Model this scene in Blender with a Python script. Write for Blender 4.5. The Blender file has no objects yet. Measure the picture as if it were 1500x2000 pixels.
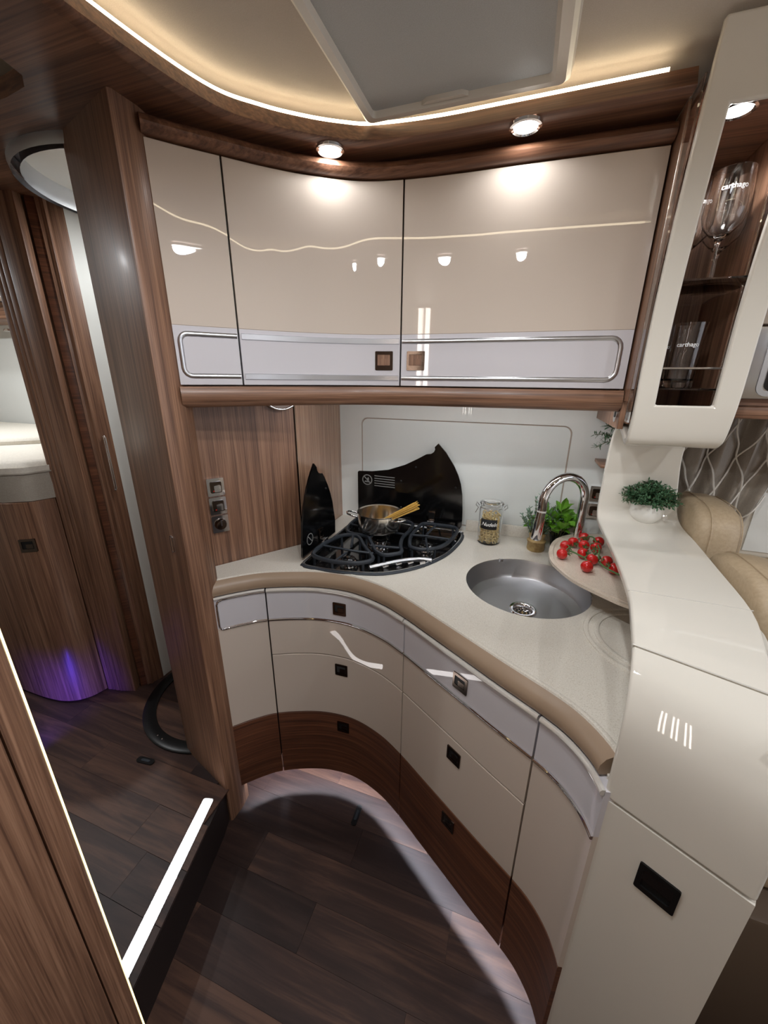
import bpy, bmesh, math, random
from mathutils import Vector, Matrix

random.seed(7)
scene = bpy.context.scene
COL = scene.collection
pi = math.pi

# ------------------------------------------------------------------ camera
H_EYE, F_PX = 1.45, 760.0
def set_camera():
    p, r, y = math.radians(18.9), math.radians(0.55), math.radians(19.0)
    fw = Vector((0, math.cos(p), -math.sin(p))); rt = Vector((1, 0, 0)); up = rt.cross(fw)
    rt, up = rt*math.cos(r)+up*math.sin(r), up*math.cos(r)-rt*math.sin(r)
    R = Matrix.Rotation(y, 3, 'Z')
    fw, rt, up = R@fw, R@rt, R@up
    cd = bpy.data.cameras.new('camera'); co = bpy.data.objects.new('camera', cd); COL.objects.link(co)
    m = Matrix((rt, up, -fw)).transposed().to_4x4(); m.translation = (0, 0, H_EYE)
    co.matrix_world = m
    cd.sensor_fit = 'VERTICAL'; cd.sensor_height = 36.0; cd.sensor_width = 27.0
    cd.lens = F_PX*36.0/2000.0; cd.clip_start = 0.02; cd.clip_end = 50
    scene.camera = co
set_camera()

# ------------------------------------------------------------------ world and exposure
w = bpy.data.worlds.new('world'); scene.world = w; w.use_nodes = True
w.node_tree.nodes['Background'].inputs[0].default_value = (0.9, 0.92, 1.0, 1)
w.node_tree.nodes['Background'].inputs[1].default_value = 1.5
vs = scene.view_settings
vs.view_transform = 'Standard'; vs.look = 'None'; vs.gamma = 1.0; vs.use_curve_mapping = False
vs.exposure = 0.2

# lamp strengths (hall, bedroom and shower ones are added fill)
E_SPOT = 0.8        # watt, each downlight of the kitchen side
E_OPP = 10.0         # watt, each downlight of the opposite side
E_FILL = 11.0        # watt, fill lamps added over hall and bedroom
E_COVE = 9.0        # emission of the warm cove strips
E_STEP = 6.0        # emission of the light set into the step
E_UNDER = 32.0      # emission of the strip behind the pelmet
E_KICK = 90.0       # emission of the strip below the base cabinets

# ------------------------------------------------------------------ materials
def srgb(r, g, b):
    f = lambda c: (c/12.92 if c <= 0.04045 else ((c+0.055)/1.055)**2.4)
    return (f(r/255.0), f(g/255.0), f(b/255.0), 1)

def newmat(name):
    m = bpy.data.materials.new(name); m.use_nodes = True
    nt = m.node_tree
    return m, nt, nt.nodes['Principled BSDF'], nt.nodes.new

def plain(name, col, rough=0.5, metal=0.0, coat=0.0, spec=0.5, trans=0.0, ior=1.45, coat_r=0.03):
    m, nt, b, n = newmat(name)
    b.inputs['Base Color'].default_value = col
    b.inputs['Roughness'].default_value = rough
    b.inputs['Metallic'].default_value = metal
    b.inputs['Coat Weight'].default_value = coat
    b.inputs['Coat Roughness'].default_value = coat_r
    b.inputs['Specular IOR Level'].default_value = spec
    b.inputs['Transmission Weight'].default_value = trans
    b.inputs['IOR'].default_value = ior
    return m

def emit(name, col, s):
    m, nt, b, n = newmat(name)
    b.inputs['Base Color'].default_value = (0.8, 0.8, 0.8, 1)
    b.inputs['Emission Color'].default_value = col
    b.inputs['Emission Strength'].default_value = s
    return m

def noise_tex(nt, n, scale, vec, detail=4, rough=0.6, dist=0.0):
    t = n('ShaderNodeTexNoise'); t.inputs['Scale'].default_value = scale
    t.inputs['Detail'].default_value = detail; t.inputs['Roughness'].default_value = rough
    t.inputs['Distortion'].default_value = dist
    nt.links.new(vec, t.inputs['Vector'])
    return t

def ramp(nt, n, fac, stops):
    r = n('ShaderNodeValToRGB'); e = r.color_ramp.elements
    while len(e) < len(stops): e.new(0.5)
    for el, (p, c) in zip(e, stops): el.position = p; el.color = c
    nt.links.new(fac, r.inputs['Fac'])
    return r

def wood(name, axis, light, mid, dark, rough=0.42, coat=0.08, dens=80.0, rot=0.0):
    """grain runs along axis; streaks from stretched noise in world space"""
    m, nt, b, n = newmat(name)
    geo = n('ShaderNodeNewGeometry'); mp = n('ShaderNodeMapping')
    sc = [dens*0.03, dens*0.03, dens*1.6] if axis == 'h' else [dens*0.018 if k == axis else dens for k in 'xyz']
    mp.inputs['Scale'].default_value = sc; mp.inputs['Rotation'].default_value = (0, 0, rot)
    nt.links.new(geo.outputs['Position'], mp.inputs['Vector'])
    a = noise_tex(nt, n, 1.0, mp.outputs['Vector'], 5, 0.62, 0.4)
    mp2 = n('ShaderNodeMapping'); sc2 = [dens*0.1, dens*0.1, dens*5.0] if axis == 'h' else [dens*0.06 if k == axis else dens*4.5 for k in 'xyz']
    mp2.inputs['Scale'].default_value = sc2; mp2.inputs['Rotation'].default_value = (0, 0, rot)
    nt.links.new(geo.outputs['Position'], mp2.inputs['Vector'])
    f = noise_tex(nt, n, 1.0, mp2.outputs['Vector'], 3, 0.6)
    mx = n('ShaderNodeMix'); mx.data_type = 'FLOAT'; mx.inputs[0].default_value = 0.5
    nt.links.new(a.outputs['Fac'], mx.inputs[2]); nt.links.new(f.outputs['Fac'], mx.inputs[3])
    r = ramp(nt, n, mx.outputs[0], [(0.38, dark), (0.5, mid), (0.63, light)])
    nt.links.new(r.outputs['Color'], b.inputs['Base Color'])
    b.inputs['Roughness'].default_value = rough
    b.inputs['Coat Weight'].default_value = coat; b.inputs['Coat Roughness'].default_value = 0.18
    bp = n('ShaderNodeBump'); bp.inputs['Strength'].default_value = 0.06; bp.inputs['Distance'].default_value = 0.002
    nt.links.new(f.outputs['Fac'], bp.inputs['Height']); nt.links.new(bp.outputs['Normal'], b.inputs['Normal'])
    return m

def floor_mat(name, dark, mid, light):
    m, nt, b, n = newmat(name)
    geo = n('ShaderNodeNewGeometry'); oi = n('ShaderNodeObjectInfo')
    ad = n('ShaderNodeVectorMath'); ad.operation = 'ADD'
    cb = n('ShaderNodeCombineXYZ')
    ml = n('ShaderNodeMath'); ml.operation = 'MULTIPLY'; ml.inputs[1].default_value = 37.0
    nt.links.new(oi.outputs['Random'], ml.inputs[0])
    nt.links.new(ml.outputs[0], cb.inputs[0]); nt.links.new(ml.outputs[0], cb.inputs[1])
    nt.links.new(geo.outputs['Position'], ad.inputs[0]); nt.links.new(cb.outputs[0], ad.inputs[1])
    mp = n('ShaderNodeMapping'); mp.inputs['Scale'].default_value = (2.2, 26, 26)
    nt.links.new(ad.outputs[0], mp.inputs['Vector'])
    a = noise_tex(nt, n, 1.0, mp.outputs['Vector'], 6, 0.65, 0.6)
    mr = n('ShaderNodeMath'); mr.operation = 'MULTIPLY_ADD'; mr.inputs[1].default_value = 0.42; mr.inputs[2].default_value = -0.21
    nt.links.new(oi.outputs['Random'], mr.inputs[0])
    s = n('ShaderNodeMath'); s.operation = 'ADD'
    nt.links.new(a.outputs['Fac'], s.inputs[0]); nt.links.new(mr.outputs[0], s.inputs[1])
    r = ramp(nt, n, s.outputs[0], [(0.3, dark), (0.52, mid), (0.75, light)])
    nt.links.new(r.outputs['Color'], b.inputs['Base Color'])
    b.inputs['Roughness'].default_value = 0.45
    b.inputs['Specular IOR Level'].default_value = 0.3
    return m

def speckle(name, base, dk, lt, rough=0.3):
    m, nt, b, n = newmat(name)
    geo = n('ShaderNodeNewGeometry')
    v = n('ShaderNodeTexNoise'); v.inputs['Scale'].default_value = 420; v.inputs['Detail'].default_value = 2
    nt.links.new(geo.outputs['Position'], v.inputs['Vector'])
    r = ramp(nt, n, v.outputs['Fac'], [(0.33, dk), (0.45, base), (0.58, base), (0.7, lt)])
    nt.links.new(r.outputs['Color'], b.inputs['Base Color'])
    b.inputs['Roughness'].default_value = rough
    return m

def fabric(name, c1, c2, scale=300, rough=0.9):
    m, nt, b, n = newmat(name)
    geo = n('ShaderNodeNewGeometry')
    t = noise_tex(nt, n, scale, geo.outputs['Position'], 3)
    r = ramp(nt, n, t.outputs['Fac'], [(0.3, c1), (0.7, c2)])
    nt.links.new(r.outputs['Color'], b.inputs['Base Color'])
    b.inputs['Roughness'].default_value = rough
    bp = n('ShaderNodeBump'); bp.inputs['Strength'].default_value = 0.25; bp.inputs['Distance'].default_value = 0.002
    nt.links.new(t.outputs['Fac'], bp.inputs['Height']); nt.links.new(bp.outputs['Normal'], b.inputs['Normal'])
    return m

WL, WM, WD = srgb(158, 120, 95), srgb(127, 92, 71), srgb(92, 64, 49)
M = dict(
    wood_v=wood('walnut_vertical', 'z', WL, WM, WD),
    wood_x=wood('walnut_lengthwise', 'h', WL, WM, WD, dens=45),
    wood_y=wood('walnut_crosswise', 'y', srgb(140, 104, 80), srgb(115, 82, 62), srgb(85, 58, 44), dens=45),
    wood_gloss_sheen=wood('walnut_gloss_sheen', 'z', srgb(176, 140, 112), srgb(148, 112, 88), srgb(118, 86, 66), rough=0.2, coat=1.0),  # lightened walnut: the white wall's reflection is partly put into the colour
    wood_base=wood('walnut_dark_lengthwise', 'h', srgb(122, 78, 53), srgb(98, 59, 40), srgb(70, 42, 29), dens=38),
    wood_soffit_shade=wood('walnut_soffit_shade', 'x', srgb(140, 100, 76), srgb(112, 77, 58), srgb(80, 52, 39), dens=38),  # walnut darkened in its colour for the shade up at the ceiling
    floor=floor_mat('vinyl_plank', srgb(42, 29, 27), srgb(63, 45, 40), srgb(97, 70, 57)),
    floor_base=plain('floor_joint', srgb(36, 26, 25), 0.6),
    beige=plain('beige_lacquer', srgb(205, 192, 180), 0.16, coat=1.0, coat_r=0.012, spec=0.0),
    band=plain('white_lacquer_light_tint', srgb(206, 203, 208), 0.16, coat=1.0, coat_r=0.012, spec=0.0),  # lilac cast of the light is mixed into the white
    cream=plain('cream_lacquer', srgb(216, 211, 201), 0.12, coat=1.0, coat_r=0.012, spec=0.0),
    alu=plain('brushed_aluminium', srgb(205, 206, 210), 0.28, metal=1.0),
    white_rail=plain('white_rail', srgb(235, 232, 226), 0.15, metal=0.35, coat=1.0),
    chrome=plain('chrome', srgb(225, 225, 228), 0.05, metal=1.0),
    darkchrome=plain('dark_chrome', srgb(96, 84, 76), 0.12, metal=1.0),
    steel=plain('brushed_steel', srgb(190, 190, 192), 0.36, metal=1.0),
    steel_pot=plain('polished_steel', srgb(226, 218, 206), 0.16, metal=1.0),
    counter=speckle('counter_stone', srgb(212, 206, 195), srgb(196, 188, 175), srgb(222, 217, 208)),
    groove_shade=plain('groove_shade_brown', srgb(164, 150, 138), 0.6),  # brown stands for the shade inside the routed gap
    counter_edge=plain('counter_edge_brown', srgb(150, 128, 107), 0.4),
    board=speckle('board_laminate', srgb(214, 200, 184), srgb(196, 180, 162), srgb(224, 212, 198), 0.28),
    wallwhite=plain('wall_panel_white', srgb(222, 223, 219), 0.3, coat=0.7, coat_r=0.012, spec=0.0),
    wallinset=plain('wall_inset_white', srgb(218, 221, 218), 0.45),
    wallmatt=plain('wall_white_matt', srgb(222, 218, 208), 0.5),
    ceiling=fabric('ceiling_cloth', srgb(196, 186, 174), srgb(206, 196, 184), 700, 0.9),
    hatch=plain('hatch_plastic', srgb(222, 216, 204), 0.35),
    blind=fabric('blind_cloth', srgb(176, 178, 176), srgb(188, 190, 188), 500, 0.6),
    black=plain('black_plastic', srgb(14, 14, 15), 0.35),
    blackglass=plain('black_glass', srgb(6, 6, 7), 0.18, coat=0.6, coat_r=0.1),
    iron=plain('cast_iron', srgb(44, 49, 56), 0.5),
    enamel=plain('black_enamel', srgb(9, 9, 10), 0.12, coat=1.0),
    print_grey=plain('printed_grey', srgb(126, 126, 124), 0.6),
    glass=plain('clear_glass', (1, 1, 1, 1), 0.0, trans=1.0, ior=1.45),
    glass_print=plain('frosted_print', srgb(245, 245, 245), 0.6),
    tomato=plain('tomato_skin', srgb(196, 30, 28), 0.18, coat=0.6),
    vine=plain('tomato_vine_green', srgb(84, 116, 70), 0.6),
    leaf_dark=plain('leaf_dark_green', srgb(66, 102, 70), 0.55),
    leaf_grey=plain('leaf_grey_green', srgb(96, 122, 102), 0.6),
    leaf_light=plain('leaf_fresh_green', srgb(104, 160, 44), 0.45),
    stem=plain('plant_stem', srgb(92, 92, 58), 0.7),
    ceramic=plain('white_ceramic', srgb(232, 230, 224), 0.15, coat=0.8),
    kraft=fabric('kraft_paper', srgb(150, 122, 78), srgb(190, 164, 112), 60, 0.6),
    soil=plain('soil', srgb(50, 38, 30), 0.95),
    pasta=plain('pasta', srgb(248, 226, 168), 0.55),
    spaghetti=plain('spaghetti', srgb(226, 184, 96), 0.5),
    slate=plain('chalk_label', srgb(24, 25, 26), 0.8),
    chalk=plain('chalk', srgb(235, 235, 232), 0.9),
    leather=fabric('tan_leather', srgb(172, 152, 124), srgb(184, 164, 136), 140, 0.5),
    curtain=fabric('curtain_satin', srgb(150, 141, 130), srgb(163, 154, 143), 400, 0.38),
    cord=plain('curtain_cord', srgb(226, 222, 214), 0.7),
    mattress=fabric('mattress_cloth', srgb(214, 208, 196), srgb(228, 222, 210), 160, 0.9),
    skirt=fabric('bed_skirt', srgb(160, 152, 140), srgb(172, 164, 152), 260, 0.9),
    seatbase=plain('bench_base', srgb(92, 76, 62), 0.6),
    red=plain('red_dot', srgb(190, 30, 20), 0.4),
    lens=emit('lamp_lens', (1, 0.97, 0.93, 1), 25.0),
    cove=emit('cove_light', (1, 0.84, 0.58, 1), E_COVE),
    stepled=emit('step_light', (1, 0.95, 0.93, 1), E_STEP),
    kickled=emit('kick_light', (0.80, 0.86, 1.0, 1), E_KICK),
    line=emit('wall_line_light', (1, 0.93, 0.84, 1), 16.0),
    edge_led=emit('edge_light', (1, 0.78, 0.32, 1), 2.0),
    underled=emit('under_light', (0.93, 0.97, 1.0, 1), E_UNDER),
    blueled=emit('blue_light', (0.22, 0.1, 1.0, 1), 1.5),
)

# ------------------------------------------------------------------ helpers
def wloc(o):
    v = Vector((0, 0, 0))
    while o is not None:
        v += o.location; o = o.parent
    return v

def link(name, me, mat=None, parent=None, smooth=0):
    o = bpy.data.objects.new(name, me); COL.objects.link(o)
    if parent is not None:
        me.transform(Matrix.Translation(-wloc(parent))); o.parent = parent
    if mat is not None: me.materials.append(M[mat] if isinstance(mat, str) else mat)
    if smooth:
        me.shade_smooth(); me.set_sharp_from_angle(angle=math.radians(smooth))
    return o

def tag(o, label, cat, group=None, kind=None):
    if label: o['label'] = label
    if cat: o['category'] = cat
    if group: o['group'] = group
    if kind: o['kind'] = kind
    return o

def struct(o, label=None, cat=None):
    o['kind'] = 'structure'
    if label: o['label'] = label
    if cat: o['category'] = cat
    return o

def thing(name, loc, label, cat, group=None):
    o = bpy.data.objects.new(name, None); o.empty_display_size = 0.05; COL.objects.link(o); o.location = loc
    return tag(o, label, cat, group)

def fin(bm, name, mat, parent=None, smooth=0, recalc=True):
    if recalc: bmesh.ops.recalc_face_normals(bm, faces=bm.faces[:])
    me = bpy.data.meshes.new(name); bm.to_mesh(me); bm.free()
    return link(name, me, mat, parent, smooth)

def mesh(name, v, f, mat, parent=None, smooth=0):
    bm = bmesh.new(); vs_ = [bm.verts.new(p) for p in v]
    for q in f:
        try: bm.faces.new([vs_[i] for i in q])
        except ValueError: pass
    return fin(bm, name, mat, parent, smooth)

def bm_box(bm, x0, x1, y0, y1, z0, z1):
    v = [bm.verts.new((x, y, z)) for z in (z0, z1) for y in (y0, y1) for x in (x0, x1)]
    for q in ((0, 2, 3, 1), (4, 5, 7, 6), (0, 1, 5, 4), (2, 6, 7, 3), (0, 4, 6, 2), (1, 3, 7, 5)):
        bm.faces.new([v[i] for i in q])
    return v

def bevel_bm(bm, w, seg=2):
    if w > 0:
        bmesh.ops.bevel(bm, geom=bm.edges[:], offset=w, segments=seg, affect='EDGES', profile=0.5, clamp_overlap=True)

def box(name, x0, x1, y0, y1, z0, z1, mat, parent=None, bev=0.0, seg=2):
    bm = bmesh.new(); bm_box(bm, x0, x1, y0, y1, z0, z1); bevel_bm(bm, bev, seg)
    return fin(bm, name, mat, parent, 40 if bev else 0)

def obox(name, c, ux, hx, hy, z0, z1, mat, parent=None, bev=0.0, seg=2):
    """box centred at plan point c, its long axis along plan direction ux"""
    bm = bmesh.new(); bm_box(bm, -hx, hx, -hy, hy, z0, z1); bevel_bm(bm, bev, seg)
    a = math.atan2(ux[1], ux[0])
    bmesh.ops.transform(bm, matrix=Matrix.Translation((c[0], c[1], 0)) @ Matrix.Rotation(a, 4, 'Z'), verts=bm.verts)
    return fin(bm, name, mat, parent, 40 if bev else 0)

def tri_fill(bm, loops):
    """fill closed loops of verts (outer + holes) with triangles, return faces"""
    ed = []
    for lp in loops:
        for i in range(len(lp)):
            a, b = lp[i], lp[(i+1) % len(lp)]
            e = bm.edges.get((a, b)) or bm.edges.new((a, b)); ed.append(e)
    r = bmesh.ops.triangle_fill(bm, use_beauty=True, use_dissolve=False, edges=ed)
    return [g for g in r['geom'] if isinstance(g, bmesh.types.BMFace)]

def slab(name, outer, holes, z0, z1, mat, parent=None, smooth=40):
    """plan polygon with holes extruded from z0 to z1"""
    bm = bmesh.new()
    tops, bots = [], []
    for lp in [outer]+list(holes):
        tops.append([bm.verts.new((p[0], p[1], z1)) for p in lp]); bots.append([bm.verts.new((p[0], p[1], z0)) for p in lp])
    tri_fill(bm, tops); tri_fill(bm, bots)
    for t, b in zip(tops, bots):
        n = len(t)
        for i in range(n): bm.faces.new((t[i], t[(i+1) % n], b[(i+1) % n], b[i]))
    return fin(bm, name, mat, parent, smooth)

def plate(name, poly, origin, eu, ev, en, thick, mat, parent=None, holes=(), smooth=40, bev=0):
    """polygon in the (eu, ev) plane at origin, extruded by thick along en"""
    o, eu, ev, en = Vector(origin), Vector(eu), Vector(ev), Vector(en)
    bm = bmesh.new(); A, B = [], []
    for lp in [poly]+list(holes):
        A.append([bm.verts.new(o+eu*p[0]+ev*p[1]) for p in lp]); B.append([bm.verts.new(o+eu*p[0]+ev*p[1]+en*thick) for p in lp])
    tri_fill(bm, A); tri_fill(bm, B)
    for t, b in zip(A, B):
        n = len(t)
        for i in range(n): bm.faces.new((t[i], t[(i+1) % n], b[(i+1) % n], b[i]))
    return fin(bm, name, mat, parent, smooth)

def catmull(pts, n=8, closed=False):
    P = [Vector(p) for p in pts]; out = []
    N = len(P)
    for i in range(N if closed else N-1):
        g = (lambda k: P[k % N]) if closed else (lambda k: P[max(0, min(N-1, k))])
        p0, p1, p2, p3 = g(i-1), g(i), g(i+1), g(i+2)
        if not closed:
            if i == 0: p0 = p1*2-p2
            if i == N-2: p3 = p2*2-p1
        for k in range(n):
            t = k/n
            out.append(0.5*((2*p1)+(p2-p0)*t+(2*p0-5*p1+4*p2-p3)*t*t+(3*p1-p0-3*p2+p3)*t*t*t))
    if not closed: out.append(P[-1].copy())
    return out

class Curve2:
    """plan curve with arc length; left normal points away from the room"""
    def __init__(s, pts, n=10):
        s.p = catmull([Vector((p[0], p[1])) for p in pts], n)
        s.l = [0.0]
        for a, b in zip(s.p, s.p[1:]): s.l.append(s.l[-1]+(b-a).length)
        s.L = s.l[-1]
    def at(s, d):
        d = max(0.0, min(s.L, d))
        for i in range(len(s.l)-1):
            if s.l[i+1] >= d:
                t = (d-s.l[i])/max(1e-9, s.l[i+1]-s.l[i]); return s.p[i].lerp(s.p[i+1], t)
        return s.p[-1].copy()
    def nrm(s, d, h=0.004):
        t = s.at(d+h)-s.at(d-h); t.normalize(); return Vector((-t.y, t.x))
    def near(s, q):
        q = Vector(q); best = min(range(2001), key=lambda i: (s.at(s.L*i/2000)-q).length); return s.L*best/2000
    def off(s, d, o): return s.at(d)+s.nrm(d)*o
    def slice(s, a, b, step=0.012):
        n = max(2, int(abs(b-a)/step)+1); return [a+(b-a)*i/(n-1) for i in range(n)]

def sweep(name, cv, a, b, prof, mat, parent=None, closed=True, smooth=40, step=0.012):
    """closed cross-section prof [(n, z)] swept along plan curve cv from a to b"""
    S = cv.slice(a, b, step); m = len(prof); V = []; Fc = []
    for d in S:
        p, n = cv.at(d), cv.nrm(d)
        for (o, z) in prof: V.append((p.x+n.x*o, p.y+n.y*o, z))
    for i in range(len(S)-1):
        for k in range(m if closed else m-1):
            k2 = (k+1) % m; Fc.append((i*m+k, i*m+k2, (i+1)*m+k2, (i+1)*m+k))
    if closed: Fc += [tuple(range(m)), tuple((len(S)-1)*m+k for k in range(m))]
    return mesh(name, V, Fc, mat, parent, smooth)

def panel(name, cv, a, b, z0, z1, th, mat, parent=None, bev=0.0015, off=0.0):
    e = bev
    prof = [(off+e, z0), (off, z0+e), (off, z1-e), (off+e, z1), (off+th, z1), (off+th, z0)]
    return sweep(name, cv, a, b, prof, mat, parent)

def tube_bm(bm, pts, r, seg=8, closed=False, caps=True):
    P = [Vector(p) for p in pts]; N = len(P); rings = []
    rr = r if isinstance(r, (list, tuple)) else [r]*N
    t0 = (P[1]-P[0]).normalized(); u = t0.orthogonal().normalized()
    for i in range(N):
        if closed: t = (P[(i+1) % N]-P[i-1])
        elif i == 0: t = P[1]-P[0]
        elif i == N-1: t = P[-1]-P[-2]
        else: t = (P[i+1]-P[i-1])
        t.normalize(); u = u-t*u.dot(t)
        if u.length < 1e-6: u = t.orthogonal()
        u.normalize(); v = t.cross(u)
        rings.append([bm.verts.new(P[i]+(u*math.cos(2*pi*k/seg)+v*math.sin(2*pi*k/seg))*rr[i]) for k in range(seg)])
    for i in range(N if closed else N-1):
        A, B = rings[i], rings[(i+1) % N]
        for k in range(seg): bm.faces.new((A[k], A[(k+1) % seg], B[(k+1) % seg], B[k]))
    if caps and not closed:
        bm.faces.new(rings[0]); bm.faces.new(rings[-1])

def tube(name, pts, r, mat, parent=None, seg=8, closed=False):
    bm = bmesh.new(); tube_bm(bm, pts, r, seg, closed); return fin(bm, name, mat, parent, 60)

def lathe_bm(bm, prof, c=(0, 0, 0), seg=24, a0=0.0, a1=2*pi):
    full = abs(a1-a0-2*pi) < 1e-6; n = seg if full else seg+1
    R = []
    for (r, z) in prof:
        if r < 1e-6: R.append([bm.verts.new((c[0], c[1], c[2]+z))]*n)
        else: R.append([bm.verts.new((c[0]+r*math.cos(a0+(a1-a0)*k/seg), c[1]+r*math.sin(a0+(a1-a0)*k/seg), c[2]+z)) for k in range(n)])
    for A, B in zip(R, R[1:]):
        for k in range(seg):
            k2 = (k+1) % n; q = []
            for v in (A[k], A[k2], B[k2], B[k]):
                if v not in q: q.append(v)
            if len(q) > 2:
                try: bm.faces.new(q)
                except ValueError: pass

def lathe(name, prof, c, mat, parent=None, seg=28, smooth=40, a0=0.0, a1=2*pi):
    bm = bmesh.new(); lathe_bm(bm, prof, c, seg, a0, a1); return fin(bm, name, mat, parent, smooth)

def circle(cx, cy, r, n=48, a0=0, a1=2*pi, end=False):
    return [(cx+r*math.cos(a0+(a1-a0)*i/n), cy+r*math.sin(a0+(a1-a0)*i/n)) for i in range(n+(1 if end else 0))]

def rrect(x0, x1, y0, y1, r, n=5):
    out = []
    for (cx, cy, a) in ((x1-r, y1-r, 0), (x0+r, y1-r, pi/2), (x0+r, y0+r, pi), (x1-r, y0+r, 1.5*pi)):
        out += [(cx+r*math.cos(a+pi/2*i/n), cy+r*math.sin(a+pi/2*i/n)) for i in range(n+1)]
    return out

def text_mesh(body, size, shear=0.0):
    cu = bpy.data.curves.new('lettering', 'FONT'); cu.body = body; cu.size = size; cu.shear = shear
    cu.align_x = 'CENTER'; cu.align_y = 'CENTER'; cu.offset = size*0.012
    o = bpy.data.objects.new('lettering_tmp', cu); COL.objects.link(o)
    dg = bpy.context.evaluated_depsgraph_get(); dg.update()
    me = bpy.data.meshes.new_from_object(o.evaluated_get(dg))
    bpy.data.objects.remove(o); bpy.data.curves.remove(cu)
    return me

def text_on_cyl(name, body, size, c, r, z, ang, mat, parent, shear=0.0, tilt=0.0):
    """lettering wrapped round a vertical cylinder, facing plan angle ang"""
    me = text_mesh(body, size, shear)
    me.materials.clear()
    for v in me.vertices:
        a = ang+v.co.x/r
        v.co = Vector((c[0]+r*math.cos(a), c[1]+r*math.sin(a), z+v.co.y))
    return link(name, me, mat, parent)

# ------------------------------------------------------------------ key plan curves
FRONT = Curve2([(-.788, .763), (-.735, .818), (-.673, .866), (-.56, .914), (-.47, .930), (-.396, .925), (-.31, .898),
                (-.234, .857), (-.152, .804), (-.069, .750), (.015, .695), (.099, .642), (.14, .610), (.171, .570), (.187, .530), (.192, .50)])
UPPER = Curve2([(-.786, .762), (-.735, .822), (-.686, .875), (-.62, .945), (-.547, 1.008), (-.443, 1.073), (-.335, 1.10),
                (-.2, 1.111), (-.087, 1.114), (.07, 1.120), (.226, 1.127)])
COVE = Curve2([(x*1.02, y*1.02) for x, y in [(-.705, -.3), (-.70, .1), (-.695, .35), (-.68, .606), (-.642, .796), (-.58, .882), (-.507, .945), (-.445, .985), (-.383, 1.012),
               (-.25, 1.029), (-.092, 1.031), (.06, 1.031), (.222, 1.031)]])
YW = 1.46          # back wall
ZC = 2.014         # ceiling
ZS = 1.952         # underside of the wooden soffit
ZT = 0.89          # worktop
PLAT = 0.15        # raised step floor

# ------------------------------------------------------------------ setting: floor
fl = struct(box('floor', -1.3, 2.6, -1.0, 1.46, -0.06, -0.004, 'floor_base'), 'dark brown plank floor of the kitchen aisle', 'floor')
rows = [-.415+.1135*i for i in range(15)]
pm = {}
def plank(parent, x0, x1, y0, y1, zt):
    key = (round(x1-x0, 3), round(y1-y0, 3))
    if key not in pm:
        bm = bmesh.new(); bm_box(bm, 0, x1-x0-.0006, 0, y1-y0-.0006, -.004, 0)
        me = bpy.data.meshes.new('plank'); bm.to_mesh(me); bm.free(); me.materials.append(M['floor']); pm[key] = me
    o = bpy.data.objects.new('plank', pm[key]); COL.objects.link(o); o.parent = parent
    o.location = Vector((x0, y0, zt))
cuts = {4: -.12, 5: -.60, 6: -.28, 7: -.72, 8: -.405, 9: -.648, 10: -.35, 11: -.75, 12: -.5}
for i, y0 in enumerate(rows[:-1]):
    y1 = min(rows[i+1], YW)
    x = cuts.get(i, random.uniform(-.7, 0))
    while x > -.9: x -= .62
    x0 = -.9
    xs = [x0]
    while x < 1.6:
        if x > x0+.05: xs.append(x)
        x += .62
    xs.append(1.6)
    for a, b in zip(xs, xs[1:]): plank(fl, a, b, y0, y1, 0)

# raised step floor with rounded nose
def lerp2(a, b, t): return (a[0]+(b[0]-a[0])*t, a[1]+(b[1]-a[1])*t)
nose_top, nose_bot = (-.792, .705), (-.600, -.02)
dx = (nose_bot[0]-nose_top[0])/(nose_bot[1]-nose_top[1])
def edge_x(y): return nose_top[0]+(y-nose_top[1])*dx
st_outer = [(-3.6, 1.46), (-3.6, -.95), (edge_x(-.95), -.95), (edge_x(.66), .66), (edge_x(.69)-.004, .69), (-.80, .712), (-.83, .724), (-.83, 1.46)]
step = struct(slab('floor_step', st_outer, [], 0.0, PLAT-.004, 'floor_base'), 'raised dark plank floor with a lit step edge', 'step')
step_rows = [-.31+.1135*i for i in range(16)]
for i, y0 in enumerate(step_rows):
    y1 = min(y0+.1135, 1.46)
    if y0 > 1.4: break
    xe = -.83 if y0 > .70 else min(edge_x(y0+.0567)-.003, edge_x(y0)-.002)
    if .60 < y0 <= .70: xe = edge_x(y0)-.004
    x = -3.6+random.uniform(0, .6); xs = [-3.6]
    x = {7: -.957, 6: -1.5, 5: -1.075, 8: -1.32}.get(i, x)
    while x > -3.0: x -= .62
    while x < xe-.05:
        if x > xs[-1]+.05: xs.append(x)
        x += .62
    xs.append(xe)
    for a, b in zip(xs, xs[1:]):
        if b == xe and y1 <= .66:
            # last plank follows the slanted edge
            me = mesh('plank', [(a, y0, PLAT-.004), (edge_x(y0)-.0015, y0, PLAT-.004), (edge_x(y1)-.0015, y1-.0012, PLAT-.004), (a, y1-.0012, PLAT-.004),
                                (a, y0, PLAT), (edge_x(y0)-.0015, y0, PLAT), (edge_x(y1)-.0015, y1-.0012, PLAT), (a, y1-.0012, PLAT)],
                      [(0, 1, 2, 3), (4, 5, 6, 7), (0, 1, 5, 4), (1, 2, 6, 5), (2, 3, 7, 6), (3, 0, 4, 7)], 'floor', step)
        else: plank(step, a, b, y0, y1, PLAT)

# ------------------------------------------------------------------ setting: walls
wb = struct(box('wall_back', -3.6, 2.6, YW, YW+.05, 0, 2.05, 'wallwhite'), 'white back wall panel behind the hob and sink', 'wall')
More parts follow.
